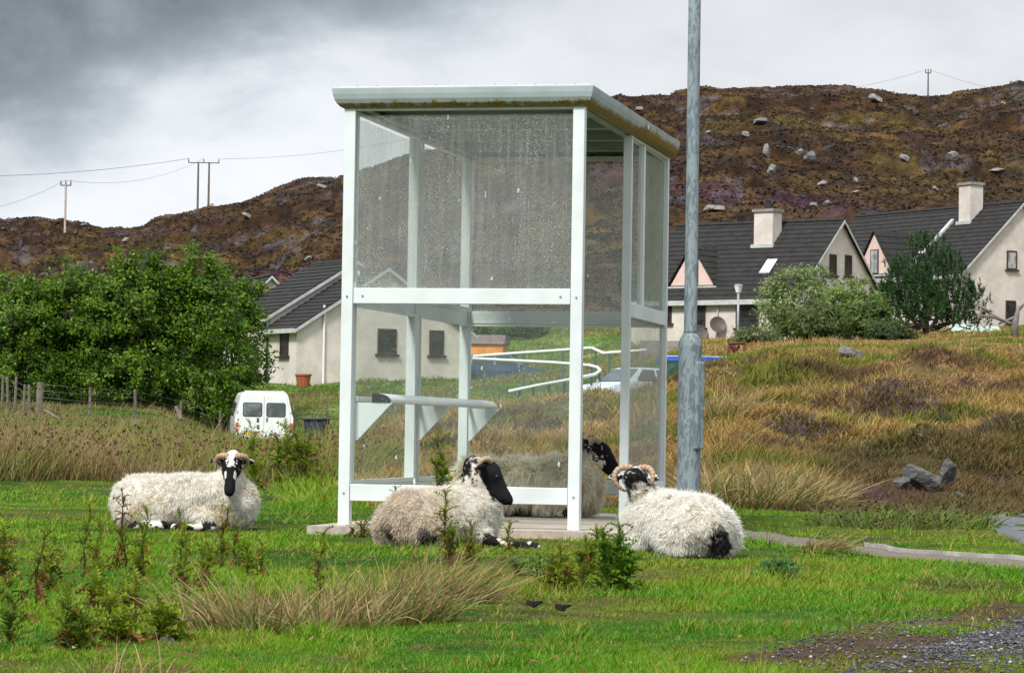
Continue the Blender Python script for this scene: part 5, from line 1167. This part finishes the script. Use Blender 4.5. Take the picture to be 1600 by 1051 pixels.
def pine(px, pyt, d, wpx, label):
    b = gbase(px, d); H = at(px, pyt, d).z - b[2]; W = wpx / F * d / 2; root = empty('pine_tree', b, 0, label, 'pine tree')
    m = MB(); m.tube([(0, 0, -.3), (.05, 0, H * .5), (0, 0, H * .97)], [.14, .09, .02], 8); A = Acc(); tips = []
    for (ox, oy, hs_, rs_, n) in ((0, 0, 1., .62, 62), (-W * .50, .1, .74, .42, 34), (W * .45, -.1, .84, .40, 36), (W * .85, 0, .50, .40, 28), (-W * .2, -.4, .66, .6, 48), (W * .2, -.5, .42, .7, 34), (-W * .8, -.2, .46, .36, 26)):
      if ox: m.tube([(ox * .2, oy, H * .1), (ox * .8, oy, H * hs_ * .4), (ox, oy, H * hs_ * .95)], [.08, .05, .02], 6)
      for j in range(3): tips.append((Vector((ox, oy, H * hs_ * (.88 + .05 * j))), Vector((0, 0, 1.))))
      for i in range(n):
        t = (i + .5) / n; z = H * hs_ * (.06 + .86 * t); a = i * 2.399 + random.random() * .5; R_ = W * rs_ * (1.05 - .72 * t ** 1.3) * random.uniform(.55, 1.15); up = .30 + .5 * t
        p0 = Vector((ox, oy, z)); p1 = p0 + Vector((math.cos(a) * R_ * .6, math.sin(a) * R_ * .6, R_ * .10)); p2 = p0 + Vector((math.cos(a) * R_, math.sin(a) * R_, R_ * up + .05))
        if i % 2 == 0: m.tube([p0, p1, p2], [.035, .02, .01], 4, cap=False)
        for q in range(3):
            e = p1.lerp(p2, .25 + .375 * q) + Vector((random.uniform(-.15, .15), random.uniform(-.15, .15), random.uniform(0, .1))); tips.append((e, (p2 - p1).normalized() * .35 + Vector((random.uniform(-.4, .4), random.uniform(-.4, .4), 1.))))
    for j in range(4): tips.append((Vector((random.uniform(-.08, .08), 0, H * (.9 + .025 * j))), Vector((0, 0, 1.))))
    P = []; D = []; 
    for e, dr in tips:
        k = 34; dr = dr.normalized(); Lq = random.uniform(.28, .5); s_ = rng.random(k); ax_ = np.array(dr); P.append(np.array(e) + ax_ * (s_ * Lq)[:, None]); D.append(unit(rng.normal(size=(k, 3)) * .75 + ax_ * .8))
    P = np.vstack(P); D = np.vstack(D); k = len(P); c = jc((.036, .085, .022), k, .4); A.add(*blades(P, .13 + .07 * rng.random(k), np.full(k, .030), D, D * 0, c * .7, 1, c * 1.15))
    m.build('trunk', M['bark'], root); A.build('crown', M['needle'], root)
pine(1446, 374, 108, 168, 'dark green pine tree in front of the right hand house')
# bare dead tree by the right edge
b = gbase(1583, 92); dt = empty('dead_tree', b, 0, 'bare grey dead tree leaning left at the right edge', 'tree'); m = MB()
q = lambda px, py: at(px, py, 92) - Vector(b)
m.tube([(0, 0, -.2), q(1584, 540), q(1586, 505), q(1592, 478)], [.15, .13, .11, .05], 8); m.build('trunk', M['deadbark'], dt, smooth=True)
for L_b in ([(1586, 508), (1570, 502), (1545, 488), (1525, 483), (1512, 486)], [(1570, 502), (1550, 494), (1530, 493)], [(1587, 495), (1575, 500), (1560, 506)], [(1590, 485), (1600, 475), (1612, 470)], [(1545, 488), (1535, 480), (1528, 478)]):
    m = MB(); m.tube([q(*p) for p in L_b], [.06 - .012 * i for i in range(len(L_b))] if len(L_b) < 5 else [.06, .05, .035, .025, .01], 6); m.build('branch', M['deadbark'], dt, smooth=True)

# ------------------------------------------------------------------ wire fences
def fence(label, posts, d_list, h=1.02, thick=()):
    p0 = gbase(posts[0], d_list[0]); root = empty('wire_fence', p0, 0, label, 'fence'); tops = []
    for i, (px, d) in enumerate(zip(posts, d_list)):
        x, y, z = gbase(px, d); hh = h * random.uniform(.92, 1.08); m = MB(); lx = random.uniform(-.05, .05); r = .11 if i in thick else .045; m.tube([(0, 0, -.2), (lx, 0, hh)], [r, r * .9], 8); m.build('post', M['wood'], root, loc=(x - p0[0], y - p0[1], z - p0[2])); tops.append(Vector((x - p0[0] + lx, y - p0[1], z - p0[2])))
    for k in range(5):
        m = MB(); m.tube([t + Vector((0, -.05, h * (.2 + .18 * k))) for t in tops], .007, 4); m.build('wire', M['wire'], root)
    return root
fence('old wire fence with a thick straining post in front of the leafy trees', [-60, 5, 14, 25, 38, 49, 63, 142, 215, 285, 345], [98, 95, 92, 89, 86, 83, 80, 80, 82, 86, 91], thick=(6,))
fence('short wire fence running behind the white van and the wheelie bin', [462, 510, 560, 620], [96, 95, 95, 96], 1.15)
m = MB(); a = at(70, 641, 78.6); b2 = at(96, 656, 78.0); m.tube([a, b2], .04, 6); o = m.build('fallen_post', M['wood']); tag(o, 'fallen timber strut leaning beside the thick fence post', 'post')
m = MB(); m.tube([at(275, 635, 77.4), at(283, 655, 77.2)], .05, 6); o = m.build('broken_post', M['wood']); tag(o, 'broken pale post tilted against the fence left of the van', 'post')

# ------------------------------------------------------------------ white van
xb, yb = at(412, 690, 95).x, 95.
van = empty('van', (xb, yb, -.16), R(9), 'old white van seen from behind, parked left of the shelter', 'van')
def vsec(y, s=1., zt=1.98, zb=.42): return [Vector((x * s, y, z)) for x, z in ((-.90, zb), (-.955, .62), (-.965, 1.10), (-.90, 1.32), (-.78, zt - .14), (-.70, zt - .03), (-.55, zt), (.55, zt), (.70, zt - .03), (.78, zt - .14), (.90, 1.32), (.965, 1.10), (.955, .62), (.90, zb))]
m = MB(); secs = [vsec(0), vsec(.06, 1.0), vsec(3.3, 1.0), vsec(3.55, .99, 1.90), vsec(4.15, .97, 1.20), vsec(4.85, .92, .98), vsec(4.98, .88, .8)]
vs = []; [vs.extend(s_) for s_ in secs]; k = 14; fs = [tuple(range(k)), tuple((len(secs) - 1) * k + i for i in range(k))[::-1]]
for i in range(len(secs) - 1):
    for j in range(k): fs.append((i * k + j, (i + 1) * k + j, (i + 1) * k + (j + 1) % k, i * k + (j + 1) % k))
m.add(vs, fs); m.build('body', M['vanwhite'], van)
def rrect(x0, x1, z0, z1, y, r=.07, dy=.01, sl=0.):
    P = []
    for cx_, cz_, a0 in ((x1 - r, z1 - r, 0), (x0 + r, z1 - r, 90), (x0 + r, z0 + r, 180), (x1 - r, z0 + r, 270)):
        for a in (0, 30, 60, 90): P.append((cx_ + r * math.cos(R(a0 + a)), y, cz_ + r * math.sin(R(a0 + a))))
    return P
for sx in (-1, 1):
    x0, x1 = (-.80, -.012) if sx < 0 else (.012, .80)
    m = MB(); m.prism([(x0 if sx > 0 else x0 - .06, 0, .56), (x1 if sx < 0 else x1 + .06, 0, .56), (x1 if sx < 0 else x1 + .06, 0, 1.15), (x1 if sx < 0 else x1 - .08, 0, 1.84), (x0 if sx > 0 else x0 + .08, 0, 1.84), (x0 if sx > 0 else x0 - .06, 0, 1.15)], (0, -.025, 0)); dr = m.build('rear_door', M['vanwhite'], van, bevel=.008)
    a, b = (x0 + .12, x1 - .08) if sx < 0 else (x0 + .08, x1 - .12)
    m = MB(); m.prism(rrect(a - .025, b + .025, 1.13, 1.60, -.0255), (0, -.006, 0)); m.build('window_seal', M['black'], dr)
    m = MB(); m.prism(rrect(a, b, 1.155, 1.575, -.032), (0, -.004, 0)); m.build('window', M['vanglass'], dr)
    m = MB(); m.box((sx * .89, -.012, .80), (.10, .05, .28)); lt = m.build('tail_light', M['redlamp'], van, bevel=.01); m = MB(); m.box((sx * .89, -.040, .90), (.09, .005, .07)); m.build('indicator', M['amber'], lt)
    for zz_ in (.75, 1.30): m = MB(); m.box((sx * .885, -.02, zz_), (.035, .04, .07)); m.build('hinge', M['trim'], van)
m = MB(); m.box((.09, -.04, 1.05), (.035, .03, .13)); m.build('handle', M['black'], van)
m = MB(); m.box((-.42, -.04, .665), (.56, .03, .04)); m.build('plate_lamp', M['trim'], van)
m = MB(); m.box((-.42, -.034, .60), (.52, .008, .11)); pl = m.build('number_plate', M['yellow'], van)
m = MB(); m.box((0, -.05, .47), (1.80, .10, .13)); m.build('bumper', M['vanwhite'], van, bevel=.02)
m = MB(); m.box((0, .05, 1.975), (1.30, .10, .03)); m.build('roof_lip', M['vanwhite'], van, bevel=.01)
m = MB(); m.prism([(-.945, .95, 1.12), (-.945, 2.2, 1.12), (-.85, 2.2, 1.62), (-.85, .95, 1.62)], (-.012, 0, .0)); m.build('side_window', M['vanglass'], van)
m = MB(); m.prism([(-.945, 2.5, 1.08), (-.945, 3.5, 1.08), (-.86, 3.3, 1.62), (-.86, 2.5, 1.62)], (-.012, 0, .0)); m.build('side_window', M['vanglass'], van)
m = MB(); m.box((-1.12, 3.45, 1.10), (.16, .09, .26)); m.tube([(-.95, 3.45, 1.1), (-1.05, 3.45, 1.1)], .02, 6); m.build('mirror', M['black'], van)
for sx in (-1, 1):
    for yy in (.85, 3.95):
        m = MB(); m.lathe([(.20, -.10), (.31, -.10), (.33, -.06), (.33, .06), (.31, .10), (.20, .10)], 20); w_ = m.build('wheel', M['tyre'], van, loc=(sx * .84, yy, .33)); w_.rotation_euler = (0, R(90), 0); m = MB(); m.lathe([(.19, -.08), (.19, .08)], 16); m.build('rim', M['galv'], w_)
# ------------------------------------------------------------------ wheelie bin
bb = at(494, 680, 86.); wb = empty('wheelie_bin', (bb.x, bb.y, float(gz(bb.x, bb.y)) + .0), R(-15), 'dark blue grey wheelie bin standing between the van and the shelter', 'bin')
m = MB(); vs = [Vector((x * .24, y * .26, 0)) for x, y in ((-1, -1), (1, -1), (1, 1), (-1, 1))] + [Vector((x * .29, y * .34, .95)) for x, y in ((-1, -1), (1, -1), (1, 1), (-1, 1))]
m.add(vs, [(0, 3, 2, 1), (4, 5, 6, 7), (0, 1, 5, 4), (1, 2, 6, 5), (2, 3, 7, 6), (3, 0, 4, 7)]); m.build('body', M['bin'], wb, bevel=.02)
m = MB(); m.box((0, -.02, .985), (.66, .78, .06)); m.build('lid', M['bin'], wb, bevel=.025); m = MB(); m.tube([(-.25, .42, .95), (.25, .42, .95)], .018, 8); m.build('handle', M['bin'], wb)
for sx in (-1, 1): m = MB(); m.tube([(sx * .22, .26, .10), (sx * .28, .26, .10)], .10, 14); m.build('wheel', M['tyre'], wb)

# ------------------------------------------------------------------ street lamp, boat, frame, wall
bs = gbase(1153, 112); z_t = at(1153, 444, 112).z - bs[2]; sl3 = empty('street_lamp', bs, 0, 'slim grey street lamp with a square lantern before the middle house', 'street lamp')
m = MB(); m.tube([(0, 0, -.2), (0, 0, z_t - .32)], [.055, .045], 8); m.build('pole', M['galv'], sl3, smooth=True)
m = MB(); m.lathe([(.09, z_t - .32), (.16, z_t - .06)], 4); m.build('lantern', M['white'], sl3); m = MB(); m.lathe([(.18, z_t - .055), (.12, z_t)], 4); m.build('lantern_cap', M['galv'], sl3)
ba = at(1086, 590, 88.); bo = empty('boat', (ba.x, ba.y, at(1060, 583, 88).z - .1), R(4), 'small pale boat with a bright blue gunwale behind the lamp post', 'boat')
bl = 2.3
def hull(w, z, sh=1.): return [Vector((bl / 2 * c * sh, s_ * w, z)) for c, s_ in ((-1, -.75), (-.5, -1), (.2, -1), (.7, -.8), (1.04, -.35), (1.04, .35), (.7, .8), (.2, 1), (-.5, 1), (-1, .75))]
m = MB(); A_, B_ = hull(.30, 0, .85), hull(.66, .46, 1.); m.add(A_ + B_, [tuple(range(10))[::-1], tuple(range(10, 20))] + [(i, (i + 1) % 10, 10 + (i + 1) % 10, 10 + i) for i in range(10)]); m.build('hull', M['teal'], bo)
m = MB(); A_, B_ = hull(.69, .464, 1.015), hull(.67, .60, 1.0); m.add(A_ + B_, [tuple(range(10))[::-1], tuple(range(10, 20))] + [(i, (i + 1) % 10, 10 + (i + 1) % 10, 10 + i) for i in range(10)]); m.build('gunwale', M['blue'], bo)
m = MB(); m.box((0, 0, .613), (bl * .86, .9, .02)); m.build('cover', M['white'], bo)
fr = empty('rusty_frame', tuple(at(1150, 575, 90)), 0, 'rusty red metal frame standing at the right end of the boat', 'metal frame'); fr0 = at(1150, 575, 90); q = lambda px, py, d=90: at(px, py, d) - fr0
for seg in ([(1131, 580), (1141, 537)], [(1162, 578), (1164, 536)], [(1139, 537), (1165, 536)], [(1133, 560), (1164, 556)], [(1147, 578), (1147, 537)], [(1133, 575), (1155, 540)], [(1141, 540), (1162, 570)]):
    m = MB(); m.tube([q(*p, 90 + .3 * (i % 2)) for i, p in enumerate(seg)], .045, 5); m.build('bar', M['rust'], fr)
m = MB(); P0, P1 = gbase(1000, 112), gbase(1140, 112); m.box(((P0[0] + P1[0]) / 2, 112, P0[2] + .2), (P1[0] - P0[0], .2, 1.1)); o = m.build('low_wall', M['kerb'], bevel=.02); tag(o, 'low grey wall in front of the middle house', 'wall')
# pale corrugated roofs by the right hand house
for (px0, px1, py_, d, lab) in ((1490, 1535, 521, 118, 'pale corrugated shed roof under the right hand house'), (1528, 1572, 524, 112, 'nearer pale green shed roof beside the dead tree')):
    a, b = at(px0, py_, d), at(px1, py_ - 6, d); rt_ = empty('low_shed', (a.x, a.y, a.z), 0, lab, 'shed'); w_ = b.x - a.x
    m = MB()
    for i in range(14): m.prism([(w_ * i / 14, 0, 0), (w_ * (i + .5) / 14, 0, .05), (w_ * (i + 1) / 14, 0, 0), (w_ * (i + .5) / 14, 0, -.03)], (.1, 2.4, .45))
    m.build('roof', M['poly'], rt_); m = MB(); m.bx(.05, w_ - .05, .1, 2.2, -1.6, -.04); m.build('wall', M['wood'], rt_)

# ------------------------------------------------------------------ white handrail, cars, orange shed seen through the shelter
hp = [(739, 556.5, 108), (800, 552, 108), (860, 548, 108), (925, 543.5, 107), (943, 551.5, 105), (972, 549.5, 105), (1010, 547, 105)]
hq = [(739, 560, 103), (800, 563, 102), (862, 566, 101), (920, 570.5, 100), (934, 574, 99), (938, 579, 98), (930, 584.5, 96.5), (890, 593, 94), (840, 602, 92), (796, 611, 90)]
for lab, L_r in (('upper white handrail crossing the green slope', hp), ('lower white handrail doubling back in a hairpin above the car', hq)):
    P = [at(*p) for p in L_r]; o0 = P[0]; hr = empty('handrail', tuple(o0), 0, lab, 'handrail', None); m = MB(); m.tube([p - o0 for p in P], .055, 8); m.build('rail', M['rail'], hr, smooth=True)
    acc = 0
    for i in range(len(P) - 1):
        n_ = max(1, int((P[i + 1] - P[i]).length / 1.1))
        for j in range(n_):
            p = P[i].lerp(P[i + 1], (j + .3) / n_); g_ = float(gz(p.x, p.y)); m = MB(); m.tube([(p.x - o0.x, p.y - o0.y, min(g_, p.z - .7) - o0.z), (p.x - o0.x, p.y - o0.y, p.z - o0.z - .03)], .05, 6); m.build('rail_post', M['railpost'], hr)
def car(loc, rz, paint, label, L=4.1, W=1.66, H=1.40):
    root = empty('parked_car', loc, rz, label, 'car'); w = W / 2
    def loft(secs, mat, name, par=None):
        m = MB(); k = len(secs[0]); [m.v.extend([tuple(p) for p in s_]) for s_ in secs]; m.f += [tuple(range(k))[::-1], tuple((len(secs) - 1) * k + i for i in range(k))]
        for i in range(len(secs) - 1):
            for j in range(k): m.f.append((i * k + j, i * k + (j + 1) % k, (i + 1) * k + (j + 1) % k, (i + 1) * k + j))
        return m.build(name, M[mat], par or root)
    bs_ = lambda x, zt, s=1.: [Vector((x, -w * s, .30)), Vector((x, w * s, .30)), Vector((x, w * s, zt - .22)), Vector((x, w * s * .95, zt)), Vector((x, -w * s * .95, zt)), Vector((x, -w * s, zt - .22))]
    loft([bs_(-L / 2, .78, .88), bs_(-L / 2 + .12, .90, .96), bs_(-L * .28, .93), bs_(L * .18, .92), bs_(L * .42, .78, .96), bs_(L / 2, .62, .84)], paint, 'body')
    cs_ = lambda x, z0, zt, s0, s1: [Vector((x, -w * s0, z0)), Vector((x, w * s0, z0)), Vector((x, w * s1, zt)), Vector((x, -w * s1, zt))]
    cab = loft([cs_(-L * .42, .88, .90, .92, .90), cs_(-L * .33, .88, H - .04, .93, .72), cs_(L * .02, .88, H, .93, .72), cs_(L * .08, .88, H - .03, .93, .72), cs_(L * .26, .86, .89, .92, .88)], paint, 'cabin')
    for sg in (-1, 1):
        for (a, b, c, d_) in ((-L * .30, -L * .09, -L * .30, -L * .09), (-L * .06, L * .17, -L * .06, L * .065)):
            m = MB(); m.prism([(a, sg * w * .925, .93), (b, sg * w * .925, .93), (d_, sg * w * .755, H - .08), (c, sg * w * .755, H - .08)], (0, sg * .02, 0)); m.build('side_window', M['pane'], root)
        for xx in (-L * .30, L * .31):
            m = MB(); m.lathe([(.18, -.09), (.28, -.09), (.30, -.05), (.30, .05), (.28, .09), (.18, .09)], 18); w_ = m.build('wheel', M['tyre'], root, loc=(xx, sg * (w - .08), .30)); w_.rotation_euler = (R(90), 0, 0)
        m = MB(); m.box((L / 2 - .08, sg * w * .6, .60), (.10, .30, .13)); m.build('headlight', M['curtain'], root, bevel=.02)
        m = MB(); m.box((L * .2, sg * (w + .07), .93), (.10, .14, .10)); m.build('mirror', M[paint], root, bevel=.02)
    for (x0, x1, s_) in ((L * .255, L * .088, 1), (-L * .40, -L * .332, -1)):
        m = MB(); m.prism([(x0, -w * .84, .92), (x0, w * .84, .92), (x1, w * .67, H - .06), (x1, -w * .67, H - .06)], (s_ * .025, 0, .012)); m.build('windscreen' if s_ > 0 else 'rear_window', M['pane'], root)
    return root
pc = at(992, 612, 97); car((pc.x, pc.y, at(945, 578, 97).z - 1.30), R(222), 'carwhite', 'pale silver car half hidden by the grassy bank behind the shelter')
pc = at(785, 600, 120); car((pc.x, pc.y, at(780, 553, 120).z - 1.40), R(-3), 'carblue', 'dark blue car parked before the orange shed')
sp = at(768, 556, 127); os_ = empty('orange_shed', (sp.x, sp.y, sp.z - .4), R(-6), 'low orange shed with a grey felt roof behind the blue car', 'shed')
m = MB(); m.bx(-2.2, .60, -1, 1, -.2, .92); m.build('wall', M['orange'], os_); m = MB(); m.prism([(-2.3, -1.12, .90), (-2.3, -.9, 1.30), (-2.3, .9, 1.30), (-2.3, 1.12, .90)], (3.0, 0, 0)); m.build('roof', M['shedroof'], os_)
sc3 = at(1570, 268, 300)

# ------------------------------------------------------------------ power lines
def ppole(px, pyb, pyt, d, label, twin=0., arm=1.6, pale=False, name='power_pole', r=.14):
    b = at(px, pyb, d); h = (pyb - pyt) / F * d; g = float(gz(b.x, b.y)); z0 = min(g, b.z) - .3; root = empty(name, (b.x, b.y, z0), 0, label, 'power pole', None); h += b.z - z0
    for s_ in ((-twin / 2, twin / 2) if twin else (0,)):
        m = MB(); m.tube([(s_, 0, 0), (s_, 0, h * .55)], [r, r * .9], 8); m.tube([(s_, 0, h * .55), (s_, 0, h)], [r * .9, r * .75], 8); m.build('pole', M['polepale' if pale else 'polewood'], root)
    m = MB(); m.box((0, 0, h - .1), (arm, .12, .14)); m.build('crossarm', M['polewood'], root)
    for s_ in (-arm / 2 + .06, 0, arm / 2 - .06): m = MB(); m.lathe([(.06, h - .03), (.09, h + .12), (.05, h + .42), (.07, h + .5)], 8, (s_, 0, 0)); m.build('insulator', M['polewood'], root)
    return Vector((b.x, b.y, z0 + h + .5))
A1 = ppole(317, 331, 253, 426, 'twin power poles with one long crossarm on the left skyline', twin=1.6, arm=4.6, r=.17)
A2 = ppole(101, 382, 288, 340, 'single pale power pole on the left hillside', arm=1.3, pale=True, r=.15)
A3 = ppole(1450, 152, 113, 432, 'power pole on the right hand skyline', arm=.9, r=.13)
A4 = ppole(1099, 150, 139, 434, 'tiny power pole top on the skyline beside the lamp post', arm=1.2, r=.10)
def wire(label, pts, sag=1.2, r=.02):
    m = MB(); pa = []
    for i in range(len(pts) - 1):
        a, b = Vector(pts[i]), Vector(pts[i + 1])
        for t in np.linspace(0, 1, 13)[:-1 if i < len(pts) - 2 else None]: p = a.lerp(b, t); p.z -= sag * 4 * t * (1 - t); pa.append(p)
    m.tube(pa, r, 5); o = m.build('power_line', M['wire']); tag(o, label, 'power line')
e1 = at(-160, 274, 380); e2 = at(640, 216, 470)
wire('thick power line running left from the twin poles', [e1, A1 + Vector((-2.2, 0, 0))], 1.0, .03)
wire('power line running right from the twin poles towards the shelter roof', [A1 + Vector((2.2, 0, 0)), e2], .8, .02)
wire('thin power line from the single pale pole to the twin poles', [at(-160, 335, 300), A2, A1], 1.5, .018)
wire('power line along the right hand skyline', [A4, A3, at(1760, 140, 434)], 2.2, .02)
wire('faint power line left of the tiny pole top', [at(800, 200, 436), A4], 1.0, .02)

# ------------------------------------------------------------------ rocks
def rockmesh(seed, n=3):
    import bmesh
    bm = bmesh.new(); bmesh.ops.create_icosphere(bm, subdivisions=n, radius=1.); V = np.array([v.co for v in bm.verts]); r_ = np.random.default_rng(seed)
    for k in range(13): # chop flat facets
        a = r_.normal(size=3); a /= np.linalg.norm(a); h = r_.uniform(.38, .78); d = V @ a; V -= np.outer(np.clip(d - h, 0, None), a)  # facet
    V *= (1 + (fbm3(V * 2.2 + seed, 3, seed)[:, None] - .5) * .35)
    me = bpy.data.meshes.new('boulder'); 
    for v, c in zip(bm.verts, V): v.co = c
    bm.to_mesh(me); bm.free(); return me
RM = []
for i in range(6):
    me = rockmesh(i + 3); me.materials.append(M['rockpale' if i % 3 == 0 else 'rock']); RM.append(me)
RN = []
for i in range(3): me = rockmesh(i + 30, 4); me.materials.append(M['rocknear']); RN.append(me)
def rock(p, w, hgt, mesh, label, grp=None, name='boulder', sink=.35, dep=.8, tilt=.3):
    o = bpy.data.objects.new(name, mesh); C.objects.link(o); o.location = (p.x, p.y, p.z + hgt * (.5 - sink)); o.scale = (w / 2, w / 2 * dep, hgt / 2 * 1.15); o.rotation_euler = (random.uniform(-tilt, tilt), random.uniform(-tilt, tilt), random.uniform(-.6, .6)); return tag(o, label, 'boulder', grp)
big = [(1198, 232, 20, 34, 'upright pale crag on the hillside above the middle house chimney'), (1206, 262, 22, 26, 'lower block of the pale crag right of the lamp post'), (1262, 244, 34, 30, 'broad split crag right of the upright crag'), (1250, 235, 18, 16, 'pale slab leaning on the split crag'), (1118, 323, 46, 20, 'wide pale outcrop close to the right of the lamp post'), (1184, 189, 38, 14, 'flat grey outcrop high on the slope right of the lamp post'), (1369, 152, 30, 20, 'big dark boulder on the right skyline'), (1292, 315, 18, 13, 'bright white boulder above the middle house gable'), (1272, 318, 18, 11, 'grey boulder touching the bright white one'), (1286, 284, 24, 14, 'pale split boulder above the bright white one'), (1338, 279, 10, 14, 'small upright white stone on the mid slope'), (1557, 269, 38, 9, 'long pale ledge of rock near the right edge'), (1415, 246, 24, 14, 'grey outcrop at mid height on the right slope'), (1487, 240, 28, 18, 'dark outcrop with pale streaks on the right slope'), (1462, 294, 14, 10, 'pale stone left of the right hand chimney'), (482, 402, 20, 12, 'rounded grey boulder above the bungalow roof'), (505, 290, 26, 9, 'pale outcrop just left of the shelter on the skyline'), (470, 389, 8, 12, 'small upright stone above the bungalow roof'), (388, 337, 26, 10, 'grey rocks right of the twin poles'), (88, 347, 18, 10, 'dark crag on the skyline left of the single pole'), (130, 352, 18, 8, 'dark flat crag on the skyline right of the single pole'), (196, 373, 20, 13, 'grey leaning rock under the skyline dip'), (1166, 214, 18, 13, 'pale boulder between lamp post and upright crag'), (1107, 205, 14, 9, 'pale stones at the right side of the lamp post'), (1000, 168, 18, 9, 'pale outcrop on the skyline above the shelter roof'), (1430, 176, 16, 12, 'grey crag under the right skyline pole'), (1568, 160, 10, 8, 'leaning pale stone on the skyline at the right edge'), (1338, 300, 20, 8, 'low grey rock left of the right hand chimney')]
for i, (px, py, w, h, lab) in enumerate(big):
    p = hit(px, py + h * .4, 120); d = p.y; rock(p, w * .85 / F * d, h * .9 / F * d, RM[(i * 5) % 6 if 'pale' not in lab and 'white' not in lab else (0, 3)[i % 2]], lab, sink=.26)
r0 = random.Random(11)
for i in range(130):
    px = r0.uniform(-40, 1640); sk = float(np.interp(px, [a for a, b in SKYL], [b for a, b in SKYL])); py = sk + 4 + abs(r0.gauss(0, .5)) * 150
    p = hit(px, py, 118); d = p.y; w = r0.choice((4, 5, 5, 6, 7, 9, 12)) / F * d
    if d < 150: continue
    rock(p, w, w * r0.uniform(.35, .6), RM[(1, 2, 4, 5)[r0.randrange(4)]], 'grey stone lying in the heather of the hillside', 'grey stones scattered over the hillside', sink=.42)
for i, (px, py, w, h, lab) in enumerate([(1440, 752, 62, 34, 'broad layered grey boulder at the foot of the peat bank'), (1478, 744, 40, 36, 'rounded dark boulder right of the layered one'), (1412, 750, 30, 18, 'small boulder left of the layered one'), (1500, 765, 16, 10, 'small stone right of the rounded boulder'), (1522, 768, 14, 10, 'last small stone of the row under the peat bank')]):
    p = hit(px, py + 14, 18, 60); d = p.y; rock(p, w * 1.15 / F * d, h * 1.35 / F * d, RN[i % 3], lab, sink=.08, dep=.7, tilt=.12)
for i, (px, py, w, lab) in enumerate([(1134, 688, 18, 'pale stone right of the lamp post door'), (1168, 686, 20, 'flat pale stone in the rough grass'), (1188, 684, 14, 'small pale stone beside the flat one'), (1440, 684, 16, 'white stone on the dark peat bank'), (1330, 560, 50, 'grey slab on the crest of the bank')]):
    p = hit(px, py, 20, 60); d = p.y; rock(p, w / F * d, w * .5 / F * d, RM[0], lab, name='stone', sink=.2)
def near(px, py): x, y = gp(px, py); return Vector((x, y, float(gz(x, y))))
for i, (px, py, w, h, lab, mt) in enumerate([(265, 1003, 30, 12, 'pale stone left of the near rushes', 0), (1065, 1038, 32, 15, 'grey brown stone at the bottom of the turf', 1), (1430, 972, 34, 12, 'dark flat stone at the edge of the track', 1), (1588, 968, 18, 16, 'blue grey stone at the right edge of the track', 1), (1527, 993, 14, 7, 'pale pebble on the track edge', 0), (1237, 1050, 36, 12, 'dark slab cut off by the bottom edge', 1), (1030, 872, 16, 9, 'white tuft of wool like stone before the white sheep', 0), (70, 655, 1, 1, '', 0)]):
    if not lab: continue
    p = near(px, py); d = p.y; rock(p, w / F * d, h / F * d, (RM[0], RN[1])[mt], lab, name='stone', sink=.25)
# loose grit along the edge of the track: one uncountable spill
def grit(n=6000):
    import bmesh
    P = []; 
    while len(P) < n:
        px, py = random.uniform(1150, 1700), random.gauss(1005, 26); x, y = gp(px, py)
        e = inpoly(*[np.array([v]) for v in (x, y)], TARM)[0]
        if e or random.random() < .2 and py > 940 and (inpoly(np.array([x + .2]), np.array([y - .5]), TARM)[0]): P.append((x, y))
    P = np.array(P); z = gz(P[:, 0], P[:, 1]) + .016; me = RM[1]; bm = bmesh.new(); bmesh.ops.create_icosphere(bm, subdivisions=1, radius=1.); T0_ = np.array([v.co for v in bm.verts]); F0 = np.array([[v.index for v in f.verts] for f in bm.faces]); bm.free()
    s_ = (.0018 + .0036 * rng.random(n) ** 4)[:, None, None]; jit_ = 1 + (rng.random((n, len(T0_), 1)) - .5) * .6
    V = T0_[None] * jit_ * s_ * np.array((1.3, 1.1, .8)) + np.stack([P[:, 0], P[:, 1], z], 1)[:, None, :]; Fq = (np.arange(n) * len(T0_))[:, None, None] + F0[None]
    g_ = rng.random((n, 1)); col = np.where(g_ < .05, (.34, .30, .27), np.where(g_ < .5, (.09, .085, .085), (.035, .036, .04))) * (.7 + .6 * rng.random((n, 1)))
    o = npmesh('gravel', V.reshape(-1, 3), [Fq.reshape(-1, 3)], M['horn'], col=np.repeat(col, len(T0_), 0)); tag(o, kind='stuff')
grit()
# droppings
DM = rockmesh(77, 4); DM.materials.append(M['dung'])
for px, py, lab in ((833, 957, 'left one of two dark droppings on the turf'), (878, 962, 'right one of two dark droppings on the turf')):
    p = near(px, py); o = bpy.data.objects.new('dropping', DM); C.objects.link(o); o.location = p + Vector((0, 0, .026)); o.scale = (.038, .017, .017); o.rotation_euler = (0, 0, random.uniform(-.15, .3)); tag(o, lab, 'dropping')

# withered scraps lying in the turf
n = 1500; px = rng.uniform(-60, 1700, n); py = 790 + 290 * rng.random(n); d = flatd(px, py); x = (px - 800) / F * d; y = d; k = ~bare(x, y) & ((fbm(x * 1.6, y * 1.6, 3, 301) > .5) | (rng.random(n) < .15)); x, y, d = x[k], y[k], d[k]; n = len(x)
A = Acc(); c = np.where(rng.random((n, 1)) < .6, jc((.17, .075, .035), n, .5), jc((.34, .25, .13), n, .4))
A.add(*blades(np.stack([x, y, gz(x, y) + .012 + .012 * rng.random(n)], 1), .006 + .020 * rng.random(n) ** 3, .003 + .006 * rng.random(n), unit(rng.normal(size=(n, 3)) * (1, 1, .25)), rng.normal(size=(n, 3)) * .3, c, 2)); tag(A.build('plant_litter', M['blade']), kind='stuff')
